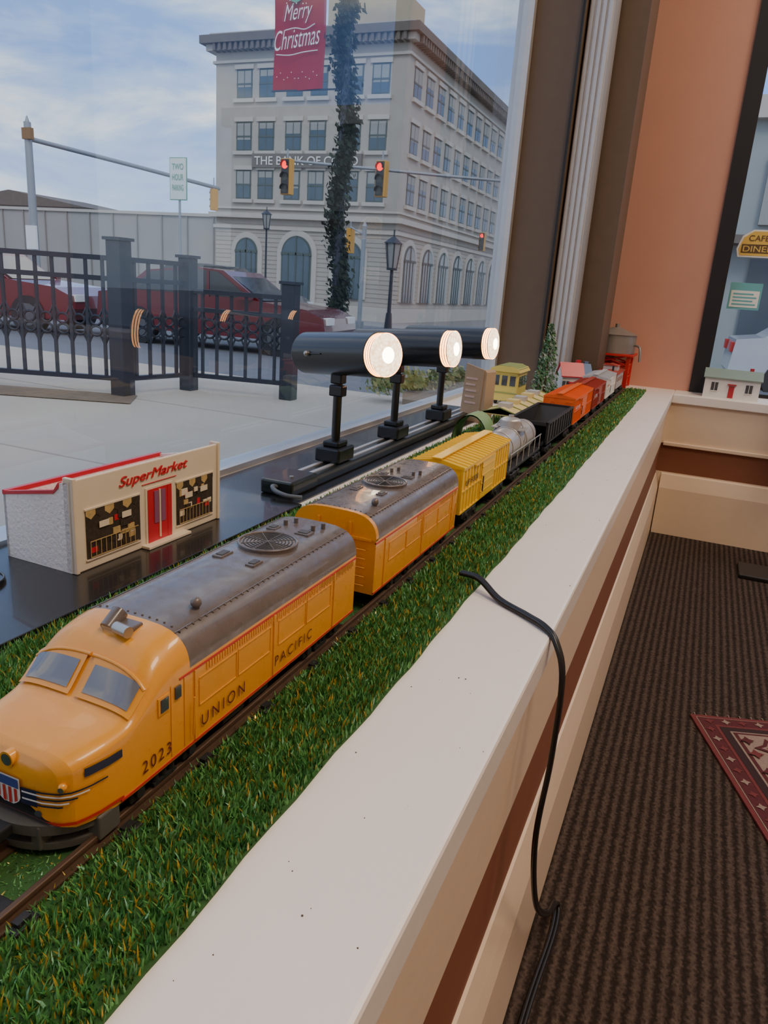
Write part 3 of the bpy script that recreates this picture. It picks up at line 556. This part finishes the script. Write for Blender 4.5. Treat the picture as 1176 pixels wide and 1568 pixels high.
# ---------------------------------------------------------------- village bits
def house(name,x,y,w_,d,h,wall,roof,door,rot=0,z=0,pk=1.5):
    b=B(name); b.X=Matrix.Translation((x,y,z))@Matrix.Rotation(rot,4,'Z')
    b.box(-w_/2,w_/2,-d/2,d/2,0,h,wall)
    for s in(-1,1): b.prism([(-d/2,h),(d/2,h),(0,h*pk)],'x',s*w_/2-.001,s*w_/2+.001,wall)
    for s in(-1,1):
        b.add([(-w_/2-.005,s*(d/2+.006),h-.004),(w_/2+.005,s*(d/2+.006),h-.004),(w_/2+.005,0,h*pk+.002),(-w_/2-.005,0,h*pk+.002),(-w_/2-.005,s*(d/2+.006),h-.001),(w_/2+.005,s*(d/2+.006),h-.001),(w_/2+.005,0,h*pk+.005),(-w_/2-.005,0,h*pk+.005)],[(0,1,2,3),(4,5,6,7),(0,1,5,4),(1,2,6,5),(0,3,7,4)],roof)
    b.box(-.008,.008,-d/2-.002,-d/2,0,h*.62,door); b.box(-.014,.014,-d/2-.007,-d/2,0,.003,wht); b.box(-.013,.013,-d/2-.006,-d/2,h*.66,h*.72,door)
    for s in(-1,1): b.box(s*w_*.31-.010,s*w_*.31+.010,-d/2-.0016,-d/2,h*.35,h*.75,winm); b.box(s*w_*.31-.0007,s*w_*.31+.0007,-d/2-.0022,-d/2,h*.35,h*.75,wht); b.box(s*w_*.31-.012,s*w_*.31+.012,-d/2-.003,-d/2,h*.32,h*.35,wht)
    for s in(-1,1):
        b.box(w_/2,w_/2+.0016,s*d*.22-.007,s*d*.22+.007,h*.35,h*.75,winm)
    b.box(w_*.28,w_*.28+.012,.004,.016,h*1.1,h*(pk+.2),door); b.done()
grn=M('roof_green_grey',(.22,.30,.25),.6); blr=M('roof_blue',(.12,.20,.35),.5); ylh=M('station_yellow',(.75,.62,.15),.5); grr=M('roof_olive',(.30,.36,.12),.5)
house('toy_house',.092,2.695,.165,.085,.066,wht,grn,M('barn_red',(.45,.03,.04),.5),pk=1.3)
house('toy_house',-.355,2.225,.060,.05,.062,wht,rdk,rdk,rot=.5)
house('toy_house',-.352,2.36,.06,.055,.055,wht,blr,blr,rot=.5)
b=B('toy_trolley'); b.X=Matrix.Translation((-.462,1.93,0))
b.box(-.035,.035,-.05,.05,.01,.085,ylh,bev=.003); b.prism([(-.04,.085),(.04,.085),(.034,.094),(.018,.099),(-.018,.099),(-.034,.094)],'y',-.058,.058,ylh)
b.prism([(-.036,.093),(.036,.093),(.018,.1005),(-.018,.1005)],'y',-.054,.054,grr)
for k in range(3):
    for s in (-1,1): b.box(s*.0358-.001,s*.0358+.001,-.04+k*.029,-.018+k*.029,.050,.075,winm)
for k in range(3): b.box(-.028+k*.021,-.014+k*.021,-.0515,-.05,.050,.075,winm)
b.box(-.036,.036,-.0512,-.05,.030,.033,grr)
for s in(-1,1):
    for yy in(-.03,.03): b.cyl((s*.02,yy,.010),(s*.026,yy,.010),.010,dk)
b.done()
cy=M('coach_cream_yellow',(.72,.62,.28),.45)
b=B('toy_station_platform'); b.X=Matrix.Translation((-.352,1.60,.003))
b.box(-.028,.028,-.17,.17,.0,.010,M('platform_grey',(.35,.34,.3),.7),bev=.001)
for k in range(6):
    for s in(-1,1): b.cyl((s*.018,-.15+k*.06,.01),(s*.018,-.15+k*.06,.043),.002,cy,n=8)
b.prism([(-.034,.042),(.034,.042),(.034,.046),(0,.056),(-.034,.046)],'y',-.18,.18,cy)
for k in range(7): b.prism([(-.0345,.044),(.0345,.044),(.0345,.048),(0,.058),(-.0345,.048)],'y',-.18+k*.0595,-.177+k*.0595,grr)
for k in range(5): b.box(-.012,.012,-.15+k*.065,-.12+k*.065,.05,.062,cy if k%2 else gy)
b.done()
b=B('cardboard_sign'); cd=M('cardboard',(.42,.31,.20),.8); b.X=Matrix.Translation((-.455,1.565,.0))@Matrix.Rotation(-.25,4,'Z')
b.prism([(-.024,0),(.024,0),(.028,.115),(-.017,.125)],'y',-.002,.002,cd); b.prism([(.024,0),(.028,.115),(.034,.11),(.034,0)],'y',.0,.04,cd)
for k in range(5): b.box(-.014,.014-.004*(k%2),-.003,-.002,.040+k*.013,.044+k*.013,M('sign_print',(.62,.45,.40),.7))
b.done()
b=B('toy_green_canopy'); gcn=M('canopy_green',(.25,.42,.20),.5)
for rr in(.05,.047): b.grid(lambda a,t:(-.385+rr*.7*math.cos(t),1.34+a,.002+rr*math.sin(t)),np.linspace(0,.06,4),np.linspace(.0,math.pi,14),gcn)
b.done()
b=B('toy_pine_tree'); tg=[M('tree_green_a',(.05,.16,.05),.7),M('tree_green_b',(.10,.24,.09),.7),M('tree_frost',(.35,.42,.33),.8)]; tr=M('trunk',(.10,.05,.02),.8)
tx,ty=-.405,2.12; b.cyl((tx,ty,0),(tx,ty,.19),.004,tr,r2=.001); cs=[]
for i in range(1100):
    z=random.uniform(.02,.205); r=.040*(1-(z-.02)/.19)**.8*math.sqrt(random.random())+.002; a=random.random()*6.28; cs.append((tx+r*math.cos(a),ty+r*math.sin(a),z-r*.2))
b.leaves(cs,.0075,tg); b.done()
b=B('toy_water_tower'); wx,wy=-.292,2.672; wr=M('tower_red',(.62,.02,.015),.4); tk=M('tower_tank_grey',(.30,.29,.27),.4,metal=.4)
b.cyl((wx,wy,.112),(wx,wy,.172),.068,tk,n=32); b.cyl((wx,wy,.172),(wx,wy,.194),.072,tk,r2=.014,n=32); b.cyl((wx,wy,.194),(wx,wy,.206),.007,tk); b.sph((wx,wy,.113),(.06,.06,.02),tk); b.cyl((wx,wy,0),(wx,wy,.105),.009,wr)
q=[(sx*.056,sy*.056) for sx,sy in((-1,-1),(1,-1),(1,1),(-1,1))]
for i,(ax,ay) in enumerate(q):
    b.box(wx+ax-.006,wx+ax+.006,wy+ay-.006,wy+ay+.006,0,.112,wr); bx,by=q[(i+1)%4]
    for z in(.035,.075,.108): b.tube([(wx+ax,wy+ay,z),(wx+bx,wy+by,z)],.004,wr,n=6)
    for z0_,z1_ in((.0,.035),(.035,.075),(.075,.108)): b.tube([(wx+ax,wy+ay,z0_),(wx+bx,wy+by,z1_)],.0028,wr,n=5); b.tube([(wx+ax,wy+ay,z1_),(wx+bx,wy+by,z0_)],.0028,wr,n=5)
b.box(wx-.072,wx+.072,wy-.072,wy+.072,.104,.111,wr,bev=.001); b.tube([(wx+.06,wy-.01,.14),(wx+.085,wy-.04,.135),(wx+.092,wy-.05,.09)],.004,tk); b.done()
# cable
b=B('power_cord'); cb=M('cord_black',(.012,.012,.012),.35)
for o in(0,.0042):
    b.tube([(-.180,.645+o,.012),(-.160,.640+o,.012),(-.135,.622+o,.0035),(-.105,.602+o,.003),(-.085,.586+o,.003),(-.072,.574+o,-.004),(-.062,.564+o,-.030),(-.060,.556+o,-.10),(-.062,.550+o,-.18),(-.058,.60+o,-.29),(-.054,.71+o,-.40),(-.050-o,.80,-.462),(-.046-o,.76,-.4715),(-.052-o,.63,-.4715),(-.05-o,.45,-.4715),(-.045-o,.1,-.4715),(-.04-o,-.8,-.4715)],.0023,cb,n=8,sub=8)
b.done()
# ---------------------------------------------------------------- outside
def gz(y): return float(np.interp(y,[-50,5,9,44,150],[-.58,-.58,-.93,-1.87,-1.9]))
conc=M('sidewalk_concrete',(.52,.43,.33),.9,var=.14,scale=1.5); asph=M('asphalt',(.15,.15,.16),.9,var=.15,scale=2); mul=M('mulch_bed',(.20,.14,.09),.95,scale=20,var=.4); conc2=M('street_paving',(.27,.25,.23),.9,var=.15,scale=2)
b=B('ground')
Ys=[-40,2,5,6.5,9,12,34,44,80,150]; 
for i in range(len(Ys)-1):
    a,c=Ys[i],Ys[i+1]; mm=asph if (6.5<=a<34) else (conc if a<6.5 else conc2)
    b.add([(-150,a,gz(a)),(60,a,gz(a)),(60,c,gz(c)),(-150,c,gz(c))],[(0,1,2,3)],mm)
jn=M('pavement_joint',(.40,.33,.26),.95)
for k in range(3): y=1+k*1.5; b.box(-6.5,-.7,y,y+.012,-.59,-.578,jn)
b.done()
iron=M('fence_iron',(.018,.022,.035),.45)
b=B('iron_fence')
FP=[(-8.2,2.3),(-4.72,3.62),(-3.68,4.05),(-3.56,4.62),(-2.80,4.80)]
for i in range(len(FP)-1):
    (ax,ay),(bx,by)=FP[i],FP[i+1]; Lg=math.hypot(bx-ax,by-ay); th=math.atan2(by-ay,bx-ax); b.X=Matrix.Translation((ax,ay,-.58))@Matrix.Rotation(th,4,'Z')
    zt=[.92,.92,.92,.74,.70][i]
    for z in(.10,zt-.16,zt-.03): b.box(0,Lg,-.018,.018,z,z+.032,iron)
    n=int(Lg/.11)
    for k in range(1,n):
        x=Lg*k/n; b.box(x-.010,x+.010,-.010,.010,.1,zt-.02,iron)
        for zz in (.43,.50): b.tube([(x+.055+.038*math.cos(t),0,zz+.032*math.sin(t)) for t in np.linspace(0,6.283,13)],.009,iron,n=5,sub=1)
        b.tube([(x-.03,0,.40),(x-.015,0,.37),(x,0,.34),(x+.015,0,.37),(x+.03,0,.40)],.007,iron,n=5,sub=2); b.tube([(x-.03,0,.53),(x-.015,0,.56),(x,0,.59),(x+.015,0,.56),(x+.03,0,.53)],.007,iron,n=5,sub=2)
    b.X=Matrix.Identity(4)
for (x,y),hh,hw in zip(FP,[1.02,1.02,1.02,.95,.82],[.055,.055,.058,.05,.05]): 
    b.box(x-hw,x+hw,y-hw,y+hw,-.58,-.58+hh,iron,bev=.005); b.box(x-hw-.014,x+hw+.014,y-hw-.014,y+hw+.014,-.58+hh,-.56+hh,iron)
b.done()
b=B('planting_bed'); b.prism([(-2.2,5.6),(-1.3,6.7),(-.9,9.0),(-2.3,9.0)],'z',-.9,-.53,mul)
b.add([(-8.2,2.36,-.574),(-3.6,4.10,-.574),(-3.40,3.80,-.574),(-8.0,1.90,-.574)],[(0,1,2,3)],mul)
b.done()
b=B('shrub_row'); sg=[M('shrub_a',(.22,.24,.08),.8),M('shrub_b',(.12,.16,.05),.8),M('shrub_c',(.40,.34,.14),.8)]; cs=[]
for i in range(26):
    t=i/25; cx_,cy_=-2.35+1.25*t+random.uniform(-.15,.1),5.4+3.0*t+random.uniform(.0,.3); r=random.uniform(.14,.22)
    for k in range(170):
        v=Vector(np.random.normal(size=3)).normalized()*r*random.random()**.4; cs.append((cx_+v.x,cy_+v.y,-.53+abs(v.z)))
b.leaves(cs,.04,sg); b.done()
# bank building
lime=M('limestone',(.41,.37,.315),.85,var=.12,scale=1.2); lime2=M('limestone_light',(.49,.45,.39),.85,var=.08,scale=2); corn=M('cornice_dark',(.14,.115,.095),.8,var=.2,scale=2); wgl=M('building_glass',(.08,.11,.13),.15,var=.3,scale=.8); wfr=M('window_frame_green',(.08,.10,.09),.6); shade=M('window_shade',(.30,.30,.28),.8)
b=B('bank_building'); bx0,bx1,by0,by1=-31.6,-18.4,44,67.8; zb,zt=-1.9,14.35
b.box(bx0,bx1,by0,by1,zb,zt,lime)
def oncorner(face,s0,s1,z0,z1,out,mat):
    if face==0: b.box(bx0+s0,bx0+s1,by0-out,by0+.1,z0,z1,mat)
    else: b.box(bx1-.1,bx1+out,by0+s0,by0+s1,z0,z1,mat)
W0=bx1-bx0; W1=by1-by0
def belt(z0,z1,out,mat):
    b.box(bx0-out,bx1+out,by0-out,by1+out,z0,z1,mat)
belt(13.95,14.4,.75,corn); belt(13.6,13.95,.45,lime); belt(12.95,13.1,.15,lime2); belt(3.95,4.25,.35,lime2); belt(4.5,4.62,.15,lime2); belt(3.3,3.5,.12,lime2); belt(-1.9,-1.0,.12,lime2); belt(14.4,14.6,.3,lime)
for k in range(33): x=bx0+.2+k*.4; b.box(x,x+.18,by0-.68,by0-.1,13.55,13.95,corn)
for k in range(59): y=by0+.2+k*.4; b.box(bx1+.1,bx1+.68,y,y+.18,13.55,13.95,corn)
for k in range(18):
    z=-1+k*.27
    b.box(bx0-.02,bx1+.02,by0-.02,by0+.1,z,z+.03,M('stone_joint',(.30,.27,.23),.9)); b.box(bx1-.1,bx1+.02,by0,by1,z,z+.03,MATS['stone_joint'])  # darker strips marking the joints between stone courses
rows=[(10.95,12.6),(7.95,9.65),(5.1,6.85)]
def win(face,c,z0,z1,w_=1.15):
    oncorner(face,c-w_/2-.18,c+w_/2+.18,z0-.22,z0,.18,lime2); oncorner(face,c-w_/2-.12,c+w_/2+.12,z1,z1+.25,.10,lime2)
    oncorner(face,c-w_/2,c+w_/2,z0,z1,.02,wfr); oncorner(face,c-w_/2+.09,c+w_/2-.09,z0+.09,z1-.09,.03,wgl)
    oncorner(face,c-w_/2+.09,c+w_/2-.09,(z0+z1)/2+random.uniform(-.2,.45),z1-.09,.035,shade)
    oncorner(face,c-w_/2,c+w_/2,(z0+z1)/2-.05,(z0+z1)/2+.05,.05,wfr); oncorner(face,c-.03,c+.03,z0,z1,.04,wfr)
for r,(z0,z1) in enumerate(rows):
    for c in[2.15,3.8,5.75,7.45,9.8,11.5]: win(0,c,z0,z1)
    for c in [1.5+k*2.08 for k in range(11)]: win(1,c,z0,z1,1.25)
def arch(face,c,w_,z0,zs):
    for (rr,out,mm) in((w_/2+.35,.10,lime2),(w_/2,.14,wfr),(w_/2-.12,.17,wgl)):
        pts=[(c-rr,z0),(c+rr,z0)]+[(c+rr*math.cos(t),zs+rr*math.sin(t)) for t in np.linspace(0,math.pi,17)]
        if face==0: b.prism([(bx0+a,z) for a,z in pts],'y',by0-out,by0,mm)
        else: b.prism([(by0+a,z) for a,z in pts],'x',bx1,bx1+out,mm)
    oncorner(face,c-w_/2,c+w_/2,zs-.08,zs+.08,.2,wfr); oncorner(face,c-.05,c+.05,z0,zs+w_/2,.2,wfr)
    for d in(-.25,.25): oncorner(face,c+d*w_-.03,c+d*w_+.03,z0,zs,.2,wfr)
for c,w_ in((2.5,1.7),(6.3,2.2),(10.0,1.9)): arch(0,c,w_,-.6 if w_<2 else -1.2,1.9)
for k in range(7): arch(1,2.0+k*3.25,1.9,-.6,1.9)
signm=M('sign_letters',(.75,.72,.66),.5)
b.box(bx0+2.9,bx0+10.6,by0-.22,by0,6.98,7.78,M('sign_board',(.16,.14,.12),.7)); b.text('THE BANK OF COMO',(bx0+3.1,by0-.26,7.12),(1,0,0),(0,0,1),7.3,.50,signm)
b.box(bx0+3,bx0+7.5,by0+9,by0+16,14.4,20.5,M('penthouse_tan',(.42,.34,.22),.85,scale=1)); b.box(bx0+9,bx0+11,by0+3,by0+5,14.4,15.4,lime)
b.done()
b=B('concrete_wall'); cw=M('pale_concrete_wall',(.34,.325,.30),.9,scale=.5,var=.12)
b.box(-95,bx0-.2,46,47,-2,4.1,cw)
for k in range(28): x=-94+k*2.25; b.box(x,x+.10,45.9,46,-2,4.1,M('wall_joint',(.26,.25,.23),.9))
b.box(-95,bx0-.2,45.85,47.1,4.1,4.3,lime2); b.done()
b=B('distant_building'); b.box(-90,-68,70,80,-2,6.5,M('far_white',(.55,.53,.49),.9)); b.box(-85,-75,69.6,70,0,5,cw); b.prism([(-91,6.5),(-67,6.5),(-79,8.2)],'y',69,81,corn); b.done()
# street objects
gal=M('galvanised_steel',(.30,.32,.34),.5,metal=.4); syel=M('signal_yellow',(.62,.30,.03),.5); sred=M('signal_red_lit',(1,.05,.02),emit=3,ecol=(1,.02,.01)); soff=M('signal_off',(.05,.05,.04),.4)
def signal(x,y,z,rot=0,lit=True,sc=1,hang=.3):
    b=B('traffic_light'); b.X=Matrix.Translation((x,y,z))@Matrix.Rotation(rot,4,'Z')@Matrix.Scale(sc,4)
    b.box(-.19,.19,-.12,.14,-.56,.56,syel,bev=.02); b.box(-.15,.15,-.14,-.12,-.53,.53,black)
    for k,zz in enumerate((.36,0,-.36)):
        b.disc((0,-.145,zz),(0,-1,0),.125,sred if(lit and k==0) else soff)
        b.grid(lambda a,t:(.13*math.cos(t),-.13-a,zz+.13*math.sin(t)),[0,.12],np.linspace(-.3,math.pi+.3,14),black)
    b.cyl((0,.0,.55),(0,0,.55+hang),.03,gal,n=8); b.done()
signal(-11.05,24.7,3.72,-.15,sc=1.0); signal(-14.0,23.5,3.58,-.1,sc=1.0); signal(-13.75,46.3,3.3,-.1,sc=.95)
signal(-27.0,37.4,4.3,-1.9,lit=False,hang=.6); signal(-12.35,25.2,1.75,-1.7,lit=False,sc=.75); 
b=B('traffic_mast_arm'); b.tube([(-5.6,26.9,3.9),(-9,25.7,3.98),(-14.3,23.6,4.12)],.05,gal,n=10,sub=1); b.cyl((-5.6,26.9,gz(27)),(-5.6,26.9,4.3),.12,gal); b.done()
b=B('street_mast_pole'); b.cyl((-28.6,26.2,gz(26)),(-28.6,26.2,6.0),.19,gal,r2=.15); b.cyl((-28.6,26.2,6),(-28.6,26.2,6.25),.1,gal,r2=.02); b.tube([(-28.6,26.2,5.35),(-27.7,32,5.15),(-27.0,37.9,4.95)],.10,gal,n=10,sub=1); b.box(-28.9,-28.3,26.0,26.1,.8,1.8,wht); b.box(-28.75,-28.25,26.0,26.2,5.3,5.75,M('bracket_rust',(.25,.14,.06),.7)); b.done()
sgw=M('sign_white',(.72,.78,.74),.5); sgg=M('sign_green',(.10,.35,.22),.5)
b=B('parking_sign'); px,py=-12.75,16.2; b.box(px-.26,px+.26,py-.01,py+.01,1.98,2.96,sgg); b.box(px-.24,px+.24,py-.02,py-.01,2.0,2.94,sgw)
for k,tx_ in enumerate(('TWO','HOUR','PARKING')): b.text(tx_,(px-.17,py-.03,2.68-k*.24),(1,0,0),(0,0,1),.34,.14,sgg)
b.cyl((px,py+.04,gz(16)),(px,py+.04,2.9),.03,gal,n=8); b.done()
def lampost(x,y,ztop,sc=1):
    b=B('street_lamp'); z0=gz(y); b.cyl((x,y,z0),(x,y,z0+.6*sc),.12*sc,iron,r2=.07*sc,n=12); b.cyl((x,y,z0+.6*sc),(x,y,ztop-.7*sc),.05*sc,iron,r2=.04*sc,n=10)
    b.cyl((x,y,ztop-.7*sc),(x,y,ztop-.15*sc),.12*sc,shade,r2=.2*sc,n=6,smooth=False); b.cyl((x,y,ztop-.15*sc),(x,y,ztop),.25*sc,iron,r2=.04*sc,n=6,smooth=False); b.cyl((x,y,ztop),(x,y,ztop+.15*sc),.02*sc,iron,n=6); b.cyl((x,y,ztop-.75*sc),(x,y,ztop-.7*sc),.14*sc,iron,n=6)
    for k in range(6): a=k*math.pi/3; b.tube([(x+.12*sc*math.cos(a),y+.12*sc*math.sin(a),ztop-.7*sc),(x+.2*sc*math.cos(a),y+.2*sc*math.sin(a),ztop-.15*sc)],.014*sc,iron,n=4)
    b.done()
lampost(-16.4,26.1,2.75,.9); lampost(-9.35,22.1,1.75,1.3)
b=B('signal_pole'); b.cyl((-11.25,24.0,gz(24)),(-11.25,24.0,2.15),.08,gal,n=12); b.cyl((-11.25,24.0,gz(24)),(-11.25,24.0,gz(24)+.4),.16,gal,n=12); b.cyl((-11.25,24,2.15),(-11.25,24,2.3),.1,gal,r2=.02,n=12); b.tube([(-11.25,24,1.9),(-12.3,25.1,2.2)],.03,gal,n=6); b.done()
# garland pole + banner
gx,gy_=-7.12,14.0
b=B('garland_wrapped_pole'); b.cyl((gx,gy_,gz(14)),(gx,gy_,9.5),.09,iron,r2=.06,n=12); gg=[M('garland_a',(.010,.022,.010),.8),M('garland_b',(.020,.035,.015),.8),M('garland_c',(.008,.012,.006),.8)]; cs=[]
for i in range(14000):
    z=random.uniform(gz(14)+.2,9.3); ph=z*2.2; r=abs(random.gauss(0,.105)); a=random.random()*6.28; cs.append((gx+.09*math.cos(ph)+r*math.cos(a),gy_+.09*math.sin(ph)+r*math.sin(a),z+random.uniform(-.08,.08)))
b.leaves(cs,.095,gg); b.done()
b=B('christmas_banner'); bn=M('banner_red',(.34,.022,.022),.8,scale=3,var=.1,spec=.1); bw=M('banner_white',(.85,.82,.8),.7); bg_=M('banner_green',(.12,.35,.22),.7)
X0,X1=-8.72,-7.60; Z0,Z1=3.80,5.95
b.grid(lambda a,c:(a,gy_+.02*math.sin(3*c)+.03*math.sin(5*a),c-.02*math.sin((a-X0)*2.8)),np.linspace(X0,X1,12),np.linspace(Z0,Z1,12),bn)
b.box(X0-.02,gx,gy_-.02,gy_+.0,Z1-.02,Z1+.03,iron); b.box(X0-.02,gx,gy_-.02,gy_+.0,Z0-.03,Z0+.0,iron)
b.text('Merry',(X0+.26,gy_-.06,4.86),(1,0,.09),(-.09,0,1),.62,.36,bw,shear=.5,off=-.006); b.text('Christmas',(X0+.06,gy_-.06,4.46),(1,0,.09),(-.09,0,1),1.0,.33,bw,shear=.5,off=-.006)
b.tube([(X0+.28,gy_-.06,4.80),(X0+.5,gy_-.06,4.83),(X0+.72,gy_-.06,4.80),(X0+.92,gy_-.06,4.88)],.010,bw,n=5); b.tube([(X0+.10,gy_-.06,4.40),(X0+.4,gy_-.06,4.38),(X0+.7,gy_-.06,4.42),(X0+1.0,gy_-.06,4.44)],.010,bw,n=5)
for (x,z) in((X0+.35,5.55),(X0+.65,5.68),(X0+.5,5.38)): b.disc((x,gy_-.06,z),(0,-1,0),.14,bg_,8); b.disc((x,gy_-.065,z),(0,-1,0),.07,bw,8)
for k in range(12): b.disc((X0+.12+k*.08,gy_-.06,4.02+.07*math.sin(k*2)),(0,-1,0),.010,bw,6)
for k in range(8): b.disc((X0+.3+k*.07,gy_-.06,5.25+.05*math.sin(k*2)),(0,-1,0),.012,bw,6)
b.done()
# cars
def car(name,x,y,rot,col,Lc=4.5,h=1.45,suv=False):
    b=B(name); b.X=Matrix.Translation((x,y,gz(y)))@Matrix.Rotation(rot,4,'Z'); body=M('car_paint_'+name+str(col[0]),col,.25,coat=.6,var=.03); cg=M('car_glass',(.03,.035,.04),.12,coat=.5); rim=M('wheel_rim',(.12,.12,.125),.4,metal=.5)
    k=h/1.45; zb=.28
    lo=[(-Lc/2,zb+.15),(-Lc/2+.1,zb),(Lc/2-.1,zb),(Lc/2,zb+.2),(Lc/2-.03,.72*k),(Lc/2-.35,.86*k),(Lc*.2,.95*k),(-Lc*.38,.97*k),(-Lc/2+.05,.9*k)]
    b.prism(lo,'y',-.88,.88,body)
    up=[(Lc*.22,.93*k),(Lc*.06,h-.03),(-Lc*.05,h),(-Lc*.28,h-.03 if suv else h-.1),(-Lc*.44 if suv else -Lc*.40,.95*k)]
    b.prism(up,'y',-.76,.76,body)
    def ins(f): cx_=sum(p[0] for p in up)/5; cz=sum(p[1] for p in up)/5; return [(cx_+(p[0]-cx_)*f,cz+(p[1]-cz)*f) for p in up]
    b.prism(ins(.86),'y',-.77,.77,cg); b.prism([(Lc*.225,.95*k),(Lc*.065,h-.05),(Lc*.05,h-.05),(Lc*.19,.95*k)],'y',-.68,.68,cg)
    b.box(-.05,.0,-.78,.78,.9*k,h-.05,body)
    for sx in(-.31,.31):
        for s in(-1,1): b.cyl((Lc*sx,s*.70,.33),(Lc*sx,s*.90,.33),.33,tie,n=24); b.cyl((Lc*sx,s*.89,.33),(Lc*sx,s*.91,.33),.2,rim,n=12)
    for s in(-1,1): b.box(Lc/2-.12,Lc/2+.01,s*.6-.18,s*.6+.18,.62*k,.74*k,wht); b.box(-Lc/2-.01,-Lc/2+.1,s*.65-.15,s*.65+.15,.70*k,.85*k,redl); b.box(Lc*.15,Lc*.2,s*.95-.08,s*.95+.08,.95*k,1.07*k,body)
    b.done()
car('parked_car',-12.9,10.6,.25,(.15,.007,.014),4.6,1.42)
car('parked_car',-13.3,19.0,.2,(.03,.035,.05),4.9,1.75,True)
car('parked_car',-8.1,11.7,.15,(.12,.006,.012),4.3,1.38)
car('parked_car',-20.5,15.5,.2,(.05,.05,.06),4.7,1.6,True)
# view through the second window
b=B('brick_storefront'); st_=M('storefront_grey',(.30,.33,.32),.85,scale=2); b.box(-3,14,22,28,-2,5.2,st_); b.box(-3.2,14.2,21.7,22,4.8,5.3,lime2)
for k in range(6): x=-2+k*2.6; b.box(x,x+1.9,21.9,22,-.6,1.6,wgl); b.box(x,x+1.9,21.85,22,2.4,4.0,shade)
b.box(-3,14,21.2,22,1.9,2.1,corn); b.done()
car('parked_car',2.6,14.5,.05,(.45,.46,.47),4.6,1.5)
sun=bpy.data.lights.new('sun','SUN'); sun.energy=1.0; sun.angle=.3; sun.color=(1,.93,.82); so=bpy.data.objects.new('sun',sun); S.collection.objects.link(so); so.rotation_euler=(math.radians(50),0,math.radians(35))
